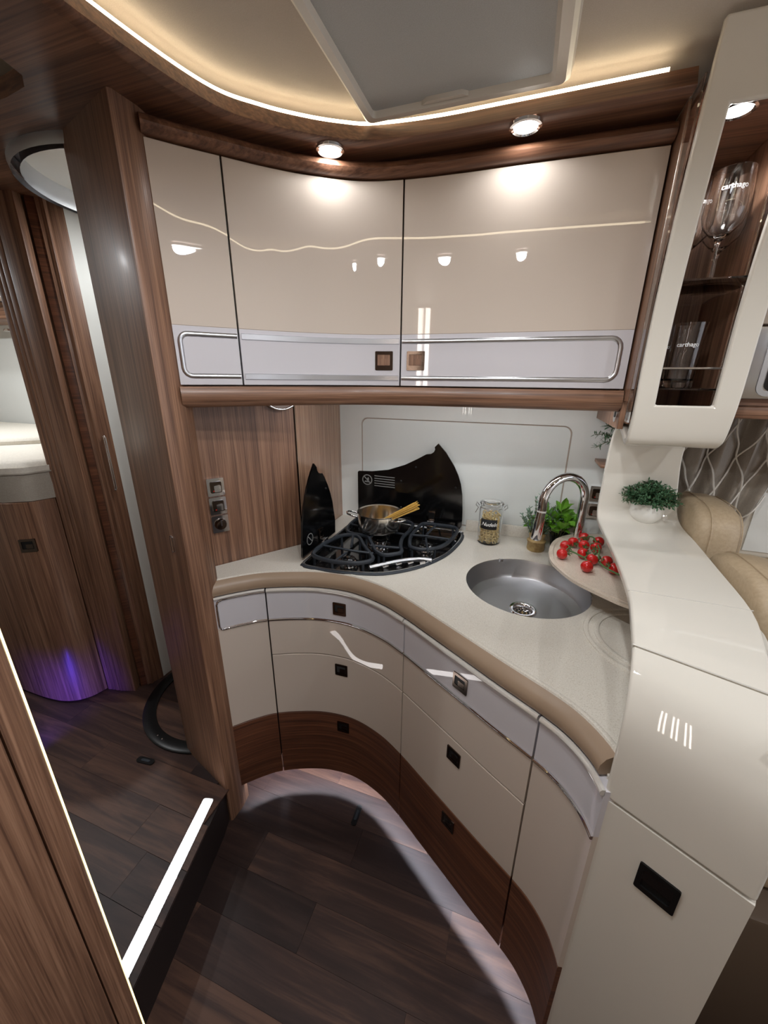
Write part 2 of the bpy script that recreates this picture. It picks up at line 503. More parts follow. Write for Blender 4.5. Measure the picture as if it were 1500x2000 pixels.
# routed inset panel: thin raised border round it so that the gap reads as a step
inset = rrect(-.600, .165, .905, 1.306, .028, 6)
frame_o = [(-.690, .89), (.44, .89), (.44, 1.40), (-.690, 1.40)]
plate('surround_panel', frame_o, (0, YW-.008, 0), (1, 0, 0), (0, 0, 1), (0, 1, 0), .0079, 'wallwhite', wb, holes=[inset])
inset2 = rrect(-.5955, .1605, .9095, 1.3015, .0245, 6)
plate('groove_shade', rrect(-.6005, .1655, .9045, 1.3065, .0285, 6), (0, YW-.0012, 0), (1, 0, 0), (0, 0, 1), (0, 1, 0), .0011, 'groove_shade', wb, holes=[rrect(-.595, .160, .910, 1.301, .024, 6)])  # flat ring painting the brown shade along the gap
plate('inset_panel', inset2, (0, YW-.0015, 0), (1, 0, 0), (0, 0, 1), (0, 1, 0), .0015, 'wallinset', wb)
box('upstand', -.16, .44, YW-.016, YW-.008, ZT, ZT+.045, 'counter', wb, .002)

# diagonal wood panel and glossy return, lightened in colour for its reflection
DA, DB = Vector((-.872, .846)), Vector((-.691, 1.113))
dv = (DB-DA).normalized(); dn = Vector((-dv.y, dv.x))
wl = struct(mesh('wall_left', [(DA.x, DA.y, .1), (DB.x, DB.y, .1), (DB.x, DB.y, 1.945), (DA.x, DA.y, 1.945),
                               (DA.x+dn.x*.02, DA.y+dn.y*.02, .1), (DB.x+dn.x*.02, DB.y+dn.y*.02, .1), (DB.x+dn.x*.02, DB.y+dn.y*.02, 1.945), (DA.x+dn.x*.02, DA.y+dn.y*.02, 1.945)],
                 [(0, 1, 2, 3), (4, 5, 6, 7), (0, 1, 5, 4), (1, 2, 6, 5), (2, 3, 7, 6), (3, 0, 4, 7)], 'wood_v'),
            'walnut wall panel beside the hob with chrome switches', 'wall')
box('return_panel', -.712, -.690, 1.113, YW, .1, 1.945, 'wood_gloss_sheen', wl)
box('edge_strip', -.6915, -.6885, 1.111, 1.116, .1, 1.945, 'darkchrome', wl)

# wooden post between kitchen and shower
post_poly = [(-1.028, .784), (-1.020, .777), (-.800, .708), (-.790, .706), (-.785, .712), (-.783, .765), (-.79, .80), (-.872, .846), (-.872, .90), (-.95, .90), (-1.0, .86)]
struct(slab('wall_post', post_poly, [], 0, ZS+.01, 'wood_v', smooth=50), 'tall walnut post at the end of the kitchen units', 'post')
# small chrome slot in the post
pv = (Vector((-.800, .708))-Vector((-1.0, .770))).normalized(); pn = Vector((pv.y, -pv.x))

# ceiling and soffits
struct(box('ceiling', -3.6, 2.6, -1.0, YW, ZC, ZC+.04, 'ceiling'), 'beige cloth ceiling', 'ceiling')
so = [(p.x, p.y) for p in (COVE.off(d, 0.006) for d in COVE.slice(0, COVE.L, .02))]
SC = (-1.10, 1.05)
so_k = so+[(.222, YW), (-1.62, YW), (-1.62, .68), (-1.0, .668), (-.935, .66), (-.905, .64), (-.893, .60), (-.89, .5), (-.89, -.3)]
t1 = struct(slab('trim_1', so_k, [circle(SC[0], SC[1], .286, 48)], ZS, 1.983, 'wood_soffit_shade'), 'shade-toned walnut soffit above the kitchen cupboards', 'soffit')
sweep('lip', COVE, 0.0, COVE.L, [(-.020, ZS-.001), (-.016, ZS-.004), (.008, ZS-.004), (.008, 1.985), (-.002, 1.985)], 'wood_soffit_shade', t1)
# opposite soffit above the camera
OPP = Curve2([(2.4, .40), (1.2, .40), (.4, .40), (-.3, .40), (-.50, .38), (-.60, .30), (-.645, .16), (-.655, 0), (-.66, -.3)])
oo = [(OPP.off(d, 0.006).x, OPP.off(d, .006).y) for d in OPP.slice(0, OPP.L, .03)]
t2 = struct(slab('trim_2', [(2.4, -1.0)]+oo+[(-.66, -1.0)], [], ZS, 1.983, 'wood_soffit_shade'), 'walnut soffit of the opposite side', 'soffit')
sweep('lip', OPP, 0.0, OPP.L, [(-.020, ZS-.001), (-.016, ZS-.004), (.008, ZS-.004), (.008, 1.985), (-.002, 1.985)], 'wood_soffit_shade', t2)
# cove lights
cv = thing('cove_light', (-.3, 1.03, 1.975), 'warm glowing light line along the curved walnut soffit', 'light strip')
sweep('light_line', COVE, 0.0, COVE.L-.045, [(.001, 1.9855), (.001, 1.993), (.0055, 1.993), (.0055, 1.9855)], 'cove', cv)
cv2 = thing('cove_light', (.2, .40, 1.975), 'warm light line along the soffit above the viewer', 'light strip')
sweep('light_line', OPP, 0.0, OPP.L, [(.001, 1.9855), (.001, 1.993), (.0055, 1.993), (.0055, 1.9855)], 'cove', cv2)

# opposite wall with tall wooden unit, beige cupboards and line lights (seen in the reflections)
wf = struct(box('wall_front', -3.6, 2.6, -1.0, -.95, 0, 2.05, 'wallmatt'), 'white wall on the opposite side', 'wall')
tu = thing('tall_wardrobe', (-.8, -.9, 0), 'tall walnut wardrobe on the opposite side with vertical light lines', 'wardrobe')
box('body', -1.25, -.30, -.949, -.872, 0, ZS, 'wood_v', tu)
box('door', -1.22, -.33, -.872, -.858, .2, 1.93, 'wood_v', tu, .003)
for k in range(3):
    xx = -.585+.055*k
    for s in (0, .02): box('light_line', xx+s, xx+s+.006, -.858, -.854, 1.15, 1.93, 'line', tu)
oc = thing('wall_cupboard', (.5, -.8, 1.45), 'beige wall cupboard of the opposite side', 'cupboard')
box('body', -.28, 2.4, -.949, -.62, 1.45, ZS, 'wood_x', oc)
for k in range(4): box('door', -.27+.66*k, .37+.66*k, -.635, -.615, 1.46, 1.93, 'beige', oc, .003)
os_ = thing('sofa_bench', (.8, -.6, 0), 'beige bench on the opposite side', 'bench')
box('base', -.2, 2.2, -.949, -.45, 0, .42, 'beige', os_, .01)
box('cushion', -.2, 2.2, -.949, -.43, .42, .55, 'leather', os_, .03)
box('backrest', -.2, 2.2, -.949, -.82, .55, .98, 'leather', os_, .03)
struct(box('wall_right', 2.55, 2.6, -1.0, YW, 0, .9, 'wallmatt'), 'low front wall of the cab', 'wall')
struct(box('wall_bedroom', -3.6, -3.55, -1.0, YW, 0, 2.05, 'wallmatt'), 'white end wall of the bedroom', 'wall')

# ------------------------------------------------------------------ downlights
def downlight(x, y, z, watt, label, r=.031, group='soffit downlights'):
    t = thing('downlight', (x, y, z), label, 'downlight', group)
    lathe('bezel', [(r*.78, .004), (r*.78, -.003), (r*.9, -.0055), (r*1.04, -.004), (r*1.06, 0.001), (r*.9, .003)], (x, y, z-.004), 'chrome', t, 32)
    lathe('lens', [(0, -.002), (r*.5, -.0024), (r*.8, -.001), (r*.8, .002), (0, .002)], (x, y, z-.005), 'lens', t, 28)
    ld = bpy.data.lights.new('bulb', 'SPOT'); ld.energy = watt; ld.spot_size = math.radians(176); ld.spot_blend = 0.5
    ld.shadow_soft_size = .02; ld.color = (.955, .98, 1.0)
    lo = bpy.data.objects.new('bulb', ld); COL.objects.link(lo); lo.parent = t; lo.location = (0, 0, -.016)
    return t
downlight(-.486, 1.008, ZS-.002, E_SPOT, 'bright round downlight above the middle cupboard door', group='kitchen soffit downlights')
downlight(-.062, 1.054, ZS-.002, E_SPOT, 'bright round downlight above the right cupboard door', group='kitchen soffit downlights')
for k, (x, y) in enumerate(((-.30, .30), (-.02, .30), (.85, .10), (1.3, .30), (1.9, .30))):
    downlight(x, y, ZS-.002, E_OPP, ['first', 'second', 'third', 'fourth', 'fifth'][k]+' downlight of the opposite soffit from the wardrobe', group='opposite soffit downlights')
downlight(-.80, .10, ZS-.002, E_FILL*.45, 'added fill lamp in the walnut ceiling over the raised step', group='added hall lamps')  # unseen lamp added to brighten the left side
downlight(-2.3, .55, ZC, E_FILL*2, 'added fill lamp in the bedroom ceiling beside the bed', group='added bedroom lamps')  # unseen lamp added to brighten the bedroom
downlight(-2.0, 1.05, ZC, E_FILL*1.6, 'added fill lamp in the bedroom ceiling over the mattress', group='added bedroom lamps')  # second unseen lamp, added to lift the mattress

# ------------------------------------------------------------------ roof hatch
rh = thing('roof_hatch', (-.19, .7, ZC), 'square roof hatch with pale frame and closed grey blind', 'roof hatch')
bm = bmesh.new()
def hatch_loop(x0, x1, y0, y1, z, r): return [bm.verts.new((p[0], p[1], z)) for p in rrect(x0, x1, y0, y1, r, 4)]
HX0, HX1, HY0, HY1 = -.410, .016, .42, 1.040
LP = [hatch_loop(HX0, HX1, HY0, HY1, ZC, .012), hatch_loop(HX0+.004, HX1-.004, HY0+.004, HY1-.004, 1.994, .012),
      hatch_loop(HX0+.012, HX1-.012, HY0+.012, HY1-.012, 1.987, .012), hatch_loop(HX0+.024, HX1-.030, HY0+.02, HY1-.020, 1.990, .010),
      hatch_loop(HX0+.028, HX1-.042, HY0+.024, HY1-.024, 2.009, .006), hatch_loop(HX0+.028, HX1-.042, HY0+.024, HY1-.024, ZC, .006)]
for A, B in zip(LP, LP[1:]):
    for i in range(len(A)): bm.faces.new((A[i], A[(i+1) % len(A)], B[(i+1) % len(A)], B[i]))
fin(bm, 'frame', 'hatch', rh, 30)
box('blind', HX0+.02, HX1-.035, HY0+.02, HY1-.020, 2.002, 2.007, 'blind', rh)
plate('blind_grip', [(-.275, 0), (-.262, -.009), (-.190, -.009), (-.178, 0)], (0, HY1-.0235, 1.994), (1, 0, 0), (0, 1, 0), (0, 0, 1), .009, 'hatch', rh)

# ------------------------------------------------------------------ latch used on cupboards and drawers
def latch(parent, cv_, s, z, mat_frame='darkchrome', size=.043, off=0.0, inner='chrome'):
    p, n = cv_.at(s), cv_.nrm(s); t = Vector((n.y, -n.x))
    if t.x < 0: t = -t
    eu, en = Vector((t.x, t.y, 0)), Vector((-n.x, -n.y, 0))
    base = Vector((p.x, p.y, z))+en*off
    h = size/2
    o = plate('latch', rrect(-h, h, -h, h, .002, 2), base-en*.004, eu, (0, 0, 1), en, .0068, mat_frame, parent, holes=[rrect(-h*.74, h*.68, -h*.5, h*.66, .0015, 2)])
    plate('push_plate', rrect(-h*.74, h*.68, -h*.5, h*.66, .0015, 2), base-en*.004, eu, (0, 0, 1), en, .0052, 'black' if inner == 'chrome' else inner, o)
    plate('push_button', rrect(-h*.28, h*.60, -h*.44, h*.22, .0012, 2), base-en*.004, eu, (0, 0, 1), en, .0064, 'darkchrome' if inner == 'chrome' else inner, o)
    return o

# ------------------------------------------------------------------ base cabinets
G = .0022
s1, s2, s3 = FRONT.near((-.676, .864)), FRONT.near((-.234, .857)), FRONT.near((.097, .643))
SE = FRONT.near((.189, .522)); SW = FRONT.near((.182, .548))
ZB, ZW, ZM, ZR, ZF = .092, .362, .603, .736, .846
TH = .018
def rail(parent, a, b, z, h=.0065, out=.005, mat='white_rail', up=False):
    pr = [(.001, z-h/2), (-out*.6, z-h/2), (-out, z-h*.2), (-out, z+h*.2), (-out*.6, z+h/2), (.001, z+h/2)]
    return sweep('rail', FRONT, a, b, pr, mat, parent)
def carcass(parent, a, b):
    # body set back behind the fronts so that the kick light has its gap
    pr = [(.07, .17), (.07, .10), (.09, .001), (.11, .001), (.11, .838), (TH+.004, .838), (TH+.004, .17)]
    return sweep('carcass', FRONT, a+.001, b-.001, pr, 'black', parent, step=.03)
def cab(loc, label):
    return thing('base_cabinet', loc, label, 'cabinet', 'curved kitchen base cabinets')
units = [(0.004, s1, 'narrow base cabinet with one tall door next to the walnut post'),
         (s1, s2, 'concave base cabinet with three drawers below the hob'),
         (s2, s3, 'straight base cabinet with three drawers below the sink'),
         (s3, SE, 'narrow convex base cabinet beside the cream column')]
for k, (a, b, lab) in enumerate(units):
    mid = FRONT.at((a+b)/2)
    c = cab((mid.x, mid.y, 0), lab)
    a_, b_ = a+G, b-G
    carcass(c, a, b)
    if k in (1, 2):
        d1 = panel('drawer_front', FRONT, a_, b_, ZM+.0015, ZR+.004, TH, 'beige', c); d1['label'] = 'beige lower half of the top drawer'
        d1b = panel('drawer_band', FRONT, a_, b_, ZR+.004, ZF-.003, TH, 'band', d1, .0005)
        d2 = panel('drawer_front', FRONT, a_, b_, ZW+.001, ZM-.0015, TH, 'beige', c)
        d3 = panel('drawer_front', FRONT, a_, b_, ZB, ZW-.001, TH, 'wood_base', c); d3['label'] = 'dark walnut bottom drawer front'
        rail(d1, a_, b_, ZR, .008, .004, 'chrome'); rail(d1, a_, b_, ZF-.006, .012, .007)
        s = FRONT.near((-.461, .93)) if k == 1 else FRONT.near((-.065, .748))
        latch(d1, FRONT, s, .782); latch(d2, FRONT, s, .553); latch(d3, FRONT, s, .312)
    else:
        d = panel('door', FRONT, a_, b_, ZW+.001, ZR+.004, TH, 'beige', c)
        panel('door_band', FRONT, a_, b_, ZR+.004, ZF-.003, TH, 'band', d, .0005)
        panel('door_foot', FRONT, a_, b_, ZB, ZW-.001, TH, 'wood_base', d)
        if k == 0:
            pts = []
            path = [(b_, ZF-.010), (a_+.022, ZF-.010), (a_+.011, ZF-.014), (a_+.006, ZF-.024), (a_+.006, ZR+.012), (a_+.009, ZR+.003), (a_+.016, ZR), (b_, ZR)]
            for (q0, z0), (q1, z1) in zip(path, path[1:]):
                for i in range(6): pts.append((q0+(q1-q0)*i/6, z0+(z1-z0)*i/6))
            pts.append(path[-1])
            P3 = [(FRONT.off(q, -.001).x, FRONT.off(q, -.001).y, z) for q, z in pts]
            tube('rail', P3, .0036, 'chrome', d, 6)
            rail(d, a_, b_, ZF-.003, .006, .007)
        else:
            rail(d, a_, b_, ZR, .008, .005, 'chrome'); rail(d, a_, b_, ZF-.006, .012, .007)

# kick light below the base cabinets
kl = thing('kick_light', (-.2, .85, .13), 'cool light strip hidden under the base cabinets', 'light strip')
sweep('light_line', FRONT, .02, SE-.01, [(.040, .150), (.040, .146), (.048, .146), (.048, .150)], 'kickled', kl)
sweep('holder', FRONT, .02, SE-.01, [(TH+.001, .156), (TH+.001, .151), (.07, .151), (.07, .156)], 'alu', kl)

# ------------------------------------------------------------------ worktop
RIM = .027
front_in = [FRONT.off(d, RIM) for d in FRONT.slice(0.0, SW-.006, .012)]
hob_out = [(-.612, .985), (-.600, .958), (-.577, .949), (-.507, .950), (-.434, .959), (-.339, .988), (-.257, 1.059), (-.205, 1.14), (-.176, 1.215), (-.158, 1.31), (-.155, 1.375), (-.165, 1.405), (-.185, 1.418),
           (-.40, 1.424), (-.585, 1.424), (-.606, 1.41), (-.614, 1.39), (-.614, 1.2)]
def shrink(poly, d):
    """offset a closed plan polygon inwards by d"""
    n = len(poly); A = sum(poly[i][0]*poly[(i+1) % n][1]-poly[(i+1) % n][0]*poly[i][1] for i in range(n)); sg = 1 if A > 0 else -1
    out = []
    for i in range(n):
        p0, p1, p2 = Vector(poly[i-1]), Vector(poly[i]), Vector(poly[(i+1) % n])
        t = ((p1-p0).normalized()+(p2-p1).normalized()); t.normalize(); nn = Vector((-t.y, t.x))*sg
        q = p1+nn*d; out.append((q.x, q.y))
    return out
SINK = (.066, 1.080); SR = .171
hob_s = [(p.x, p.y) for p in catmull(hob_out, 4, True)]
top_outer = [(p.x, p.y) for p in front_in]+[(.30, .56), (.39, .60), (.43, .70), (.43, YW-.008), (-.689, YW-.008), (-.689, 1.112), (-.866, .848), (-.80, .80)]
wt = thing('worktop', (-.2, 1.1, ZT-.04), 'pale speckled worktop with a curved brown front edge', 'worktop')
slab('top', top_outer, [circle(SINK[0], SINK[1], SR, 64), shrink(hob_s, .012)], ZT-.036, ZT, 'counter', wt)
sweep('front_edge', FRONT, 0.0, SW, [(.002, ZF+.002), (-.002, ZF+.010), (.000, .868), (.008, .880), (RIM+.0005, ZT-.0005), (RIM+.0005, ZF+.002)], 'counter_edge', wt)
sweep('lip', FRONT, 0.0, SW-.004, [(RIM-.004, ZT-.003), (RIM-.002, ZT+.0012), (RIM+.003, ZT+.002), (RIM+.009, ZT-.0005), (RIM+.009, ZT-.004)], 'counter', wt)
# recessed round draining plate beside the sink, partly under the ledge
DR = (.345, .905)
def ring_pts(c, r0, a0, a1, n): return [(c[0]+r0*math.cos(a0+(a1-a0)*i/n), c[1]+r0*math.sin(a0+(a1-a0)*i/n)) for i in range(n+1)]
bm = bmesh.new()
for i in range(1): lathe_bm(bm, [(.136, -.004), (.137, .003), (.142, .0048), (.147, .003), (.149, -.004)], (.342, .895, ZT), 40, math.radians(95), math.radians(262))
fin(bm, 'round_ridge', 'counter', wt, 40)
bm = bmesh.new(); lathe_bm(bm, [(.113, -.004), (.114, .003), (.119, .0048), (.124, .003), (.126, -.004)], (.342, .895, ZT), 40, math.radians(95), math.radians(262))
fin(bm, 'inner_ridge', 'counter', wt, 40)

# ------------------------------------------------------------------ sink
SD = .084
sk = thing('sink', (SINK[0], SINK[1], ZT-SD), 'round brushed steel sink bowl set into the worktop', 'sink')
lathe('bowl', [(SR-.001, -.001), (SR-.004, -.010), (SR-.010, -SD+.036), (SR-.020, -SD+.016), (SR-.042, -SD+.006), (.05, -SD+.001), (.036, -SD), (.036, -SD-.0025), (SR-.045, -SD+.003), (SR-.008, -SD+.030), (SR+.0005, -.010), (SR+.0005, -.001)],
      (SINK[0], SINK[1], ZT), 'steel', sk, 64)
dr = lathe('drain', [(.040, -SD+.0005), (.037, -SD+.004), (.031, -SD+.0035), (.027, -SD), (.025, -SD-.010), (0, -SD-.010)], (SINK[0], SINK[1], ZT), 'chrome', sk, 36)
bm = bmesh.new()
for rr_, nn_ in ((.008, 6), (.017, 12)):
    for k in range(nn_):
        a = k*2*pi/nn_; p = (SINK[0]+rr_*math.cos(a), SINK[1]+rr_*math.sin(a)); lathe_bm(bm, [(0, -SD-.0085), (.0026, -SD-.0085), (.0026, -SD-.0098)], (p[0], p[1], ZT), 8)
fin(bm, 'strainer', 'black', dr, 40)
for a in (math.radians(118), math.radians(-5)):
    q = (SINK[0]+(SR-.001)*math.cos(a), SINK[1]+(SR-.001)*math.sin(a))
    obox('clip', q, (-math.sin(a), math.cos(a)), .008, .003, ZT-.010, ZT+.0005, 'chrome', sk, .001)

# ------------------------------------------------------------------ tap
FB = Vector((.212, 1.305)); fd = Vector((-.83, -.557)).normalized()
fa = thing('kitchen_tap', (FB.x, FB.y, ZT), 'chrome gooseneck kitchen tap arching over the sink', 'tap')
R_ = .0745
pts = [(FB.x, FB.y, ZT+.02), (FB.x, FB.y, 1.0), (FB.x, FB.y, 1.075), (FB.x, FB.y, 1.098)]
cz = 1.1
for i in range(1, 17):
    a = pi*1.06*i/16
    pts.append((FB.x+fd.x*R_*(1-math.cos(a)), FB.y+fd.y*R_*(1-math.cos(a)), cz+R_*math.sin(a)))
e0, e1 = Vector(pts[-2]), Vector(pts[-1]); dd = (e1-e0).normalized()
dd = (dd+Vector((fd.x, fd.y, 0))*.16).normalized()
pts.append(tuple(e1+dd*.012))
tube('spout', pts, .0135, 'chrome', fa, 18)
h0 = Vector(pts[-1])
tube('ring', [h0, h0+dd*.005], .0140, 'white_rail', fa, 18)
tube('spray_head', [h0+dd*.005, h0+dd*.03, h0+dd*.088, h0+dd*.094], [.0135, .0145, .0165, .0155], 'chrome', fa, 20)
lathe('base', [(0, 0), (.024, 0), (.024, .006), (.020, .010), (.0165, .03), (.0135, .06), (0, .06)], (FB.x, FB.y, ZT), 'chrome', fa, 24)
tube('lever', [(FB.x+.02, FB.y, ZT+.045), (FB.x+.05, FB.y-.02, ZT+.06), (FB.x+.07, FB.y-.03, ZT+.062)], [.009, .007, .006], 'chrome', fa, 10)

# ------------------------------------------------------------------ upper cupboards
u1, u2 = UPPER.near((-.686, .875)), UPPER.near((-.335, 1.10))
UE = UPPER.L-.001
ZU0, ZU1, ZUB = 1.432, 1.906, 1.563
ud = [(0.004, u1, 'narrow left wall cupboard with a beige gloss door by the post'),
      (u1, u2, 'middle wall cupboard with a curved beige gloss door'),
      (u2, UE, 'wide right wall cupboard with a flat beige gloss door')]
def surf_path(cv_, path, o, sub=8):
    out = []
    for (q0, z0), (q1, z1) in zip(path, path[1:]):
        for i in range(sub): out.append((q0+(q1-q0)*i/sub, z0+(z1-z0)*i/sub))
    out.append(path[-1])
    return [(cv_.off(q, o).x, cv_.off(q, o).y, z) for q, z in out]
def flat_rail(parent, cv_, a, b, z, h=.016, out=.004):
    pr = [(.001, z-h/2), (-out, z-h*.36), (-out, z+h*.36), (.001, z+h/2)]
    return sweep('rail', cv_, a, b, pr, 'alu', parent)
for k, (a, b, lab) in enumerate(ud):
    mid = UPPER.at((a+b)/2)
    c = thing('wall_cupboard', (mid.x, mid.y, ZU0), lab, 'cupboard', 'kitchen wall cupboards')
    a_, b_ = a+G, b-G
    sweep('carcass', UPPER, a+.001, b-.001, [(TH+.003, ZU0+.001), (TH+.003, ZU1+.02), (.16, ZU1+.02), (.16, ZU0+.001)], 'black', c, step=.03)
    d = panel('door', UPPER, a_, b_, ZUB, ZU1, TH, 'beige', c)
    panel('door_band', UPPER, a_, b_, ZU0, ZUB, TH, 'band', d, .0004)
    zt, zb = 1.546, 1.452
    if k == 1:
        flat_rail(d, UPPER, a_+.004, b_-.002, zt); flat_rail(d, UPPER, a_+.004, b_-.002, zb)
        latch(d, UPPER, UPPER.near((-.380, 1.091)), 1.497, size=.049, inner='wood_v')
    elif k == 0:
        r = .018
        path = [(b_-.002, zt), (a_+.012+r, zt)]+[(a_+.012+r-r*math.sin(t), zt-r+r*math.cos(t)) for t in (pi/8, pi/4, 3*pi/8)]+[(a_+.012, zt-r), (a_+.012, zb+r)]+[(a_+.012+r-r*math.cos(t), zb+r-r*math.sin(t)) for t in (pi/8, pi/4, 3*pi/8)]+[(a_+.012+r, zb), (b_-.002, zb)]
        tube('rail', surf_path(UPPER, path, .0035, 4), .0074, 'alu', d, 8)
    else:
        r = .022
        path = [(a_+.002, zt), (b_-.022-r, zt)]+[(b_-.022-r+r*math.sin(t), zt-r+r*math.cos(t)) for t in (pi/8, pi/4, 3*pi/8)]+[(b_-.022, zt-r), (b_-.022, zb+r)]+[(b_-.022-r+r*math.cos(t), zb+r-r*math.sin(t)) for t in (pi/8, pi/4, 3*pi/8)]+[(b_-.022-r, zb), (a_+.002, zb)]
        tube('rail', surf_path(UPPER, path, .0035, 4), .0074, 'alu', d, 8)
        latch(d, UPPER, UPPER.near((-.293, 1.104)), 1.497, size=.049, inner='wood_v')
# pelmet under and cornice over the cupboards
pel = thing('pelmet', (-.3, 1.1, 1.38), 'rounded walnut pelmet under the wall cupboards', 'moulding')
sweep('moulding', UPPER, 0.003, UE, [(.02, 1.428), (-.004, 1.428), (-.010, 1.418), (-.012, 1.404), (-.006, 1.388), (.008, 1.379), (.022, 1.377), (.034, 1.380), (.036, 1.422), (.036, 1.428)], 'wood_x', pel)
sweep('bottom_board', UPPER, 0.003, UE, [(.036, 1.4275), (.036, 1.4315), (.20, 1.4315), (.20, 1.4275)], 'wood_x', pel)
cor = thing('cornice', (-.3, 1.1, 1.91), 'rounded shade-toned walnut cornice above the wall cupboards', 'moulding')
sweep('moulding', UPPER, 0.003, UE, [(.02, 1.910), (-.008, 1.910), (-.017, 1.915), (-.021, 1.924), (-.018, 1.933), (-.008, 1.940), (.012, 1.944), (.02, ZS+.003), (.06, ZS+.003), (.06, 1.910)], 'wood_soffit_shade', cor)

ul = thing('under_light', (-.1, 1.15, 1.42), 'light strip fixed under the wall cupboards behind the pelmet', 'light strip')
ua, ub = UPPER.near((-.56, 1.0)), UE-.02
sweep('housing', UPPER, ua, ub, [(.044, 1.427), (.044, 1.421), (.064, 1.421), (.064, 1.427)], 'alu', ul)
sweep('diffuser', UPPER, ua+.004, ub-.004, [(.048, 1.4208), (.048, 1.4175), (.060, 1.4175), (.060, 1.4208)], 'underled', ul)

# ------------------------------------------------------------------ switches on the walnut wall
def switch_module(parent, c, z, eu, en, kind):
    c = Vector((c[0], c[1], z)); h = .0265; w_ = .024
    fr = plate('cover_plate', rrect(-w_, w_, -h, h, .003, 3), c, eu, (0, 0, 1), en, .009, 'chrome', parent)
    if kind == 'knob':
        bm = bmesh.new(); lathe_bm(bm, [(0, .013), (.014, .012), (.017, .006), (.018, 0)], (0, 0, 0), 24)
        mt = Matrix.Translation(c+Vector(en)*.009) @ Matrix((eu, (0, 0, 1), Vector(en))).transposed().to_4x4()
        bmesh.ops.transform(bm, matrix=mt, verts=bm.verts); kn = fin(bm, 'knob', 'darkchrome', fr, 40)
        plate('pointer', [(-.002, -.002), (.002, -.002), (.002, .015), (-.002, .015)], c+Vector(en)*.020, eu, (0, 0, 1), en, .003, 'chrome', kn)
    else:
        lo = plate('rocker', rrect(-.016, .016, -.017, .017, .004, 3), c+Vector(en)*.007, eu, (0, 0, 1), en, .005, 'darkchrome', fr)
        plate('rocker_lip', rrect(-.006, .013, -.014, .006, .003, 3), c+Vector(en)*.010, eu, (0, 0, 1), en, .005, 'chrome', lo)
        plate('red_mark', [(-.009, -.012), (-.006, -.012), (-.006, -.009), (-.009, -.009)], c+Vector(en)*.0122, eu, (0, 0, 1), en, .001, 'red', lo)
eu = (dv.x, dv.y, 0); en = (-dn.x, -dn.y, 0)
swc = Vector((-.840, .893))
sw = thing('switch_panel', (swc.x, swc.y, .99), 'column of three chrome switches on the walnut wall', 'switch panel')
for k, kd in enumerate(('rocker', 'rocker', 'knob')): switch_module(sw, swc, 1.142-.058*k, eu, en, kd)
# second chrome pair behind the tap on the back wall
sw2 = thing('socket_panel', (.275, YW, .98), 'pair of chrome sockets on the white wall behind the tap', 'socket')
for k, kd in enumerate(('rocker', 'rocker')): switch_module(sw2, (.272, YW-.008), 1.085-.062*k, (1, 0, 0), (0, -1, 0), kd)
# chrome rimmed round lamp on the walnut wall, tucked below the pelmet
rc = Vector((-.715, 1.077))
rl = thing('wall_lamp', (rc.x, rc.y, 1.36), 'round chrome-rimmed lamp half hidden under the pelmet', 'lamp')
ring = []
for i in range(40):
    a = 2*pi*i/40
    ring.append(Vector((rc.x, rc.y, 1.445))+Vector(eu)*(.075*math.cos(a))+Vector((0, 0, 1))*(.088*math.sin(a))+Vector(en)*.012)
tube('rim', ring, .0035, 'chrome', rl, 8, True)
plate('disc', [(.073*math.cos(2*pi*i/40), .086*math.sin(2*pi*i/40)) for i in range(40)], (rc.x, rc.y, 1.445), eu, (0, 0, 1), en, .010, 'darkchrome', rl)
# slim chrome touch plate on the post
pc = Vector((-.848, .7230))
tp = thing('touch_plate', (pc.x, pc.y, 1.0), 'slim chrome slot on the walnut post', 'plate')
plate('frame', rrect(-.0065, .0065, -.024, .024, .006, 4), (pc.x, pc.y, 1.025), (pv.x, pv.y, 0), (0, 0, 1), (pn.x, pn.y, 0), .0035, 'chrome', tp, holes=[rrect(-.0045, .0045, -.022, .022, .0042, 4)])
plate('insert', rrect(-.0045, .0045, -.022, .022, .0042, 4), (pc.x, pc.y, 1.025), (pv.x, pv.y, 0), (0, 0, 1), (pn.x, pn.y, 0), .0028, 'wood_v', tp)

# ------------------------------------------------------------------ hob
ZH = ZT+.004
hb = thing('hob', (-.42, 1.2, ZT), 'black corner gas hob with two raised glass lids', 'hob')
bm = bmesh.new()
h_in1, h_in2, h_in3 = shrink(hob_s, .008), shrink(hob_s, .016), shrink(hob_s, .026)
loops = []
for poly, z in ((hob_s, ZT+.0005), (hob_s, ZT+.003), (shrink(hob_s, .003), ZT+.0055), (h_in1, ZT+.006)):
    loops.append([bm.verts.new((x, y, z)) for x, y in poly])
for A, B in zip(loops, loops[1:]):
    for i in range(len(A)): bm.faces.new((A[i], A[(i+1) % len(A)], B[(i+1) % len(A)], B[i]))
fin(bm, 'rim', 'iron', hb, 50)
bm = bmesh.new(); loops = []
for poly, z in ((h_in1, ZT+.006), (shrink(hob_s, .013), ZT+.0068), (h_in2, ZT+.004), (h_in3, ZT-.024)):
    loops.append([bm.verts.new((x, y, z)) for x, y in poly])
for A, B in zip(loops, loops[1:]):
    for i in range(len(A)): bm.faces.new((A[i], A[(i+1) % len(A)], B[(i+1) % len(A)], B[i]))
tri_fill(bm, [loops[-1]])
fin(bm, 'tray', 'enamel', hb, 50)
tube('trim_line', [(x, y, ZT+.0066) for x, y in shrink(hob_s, .0095)], .0018, 'alu', hb, 6, True)
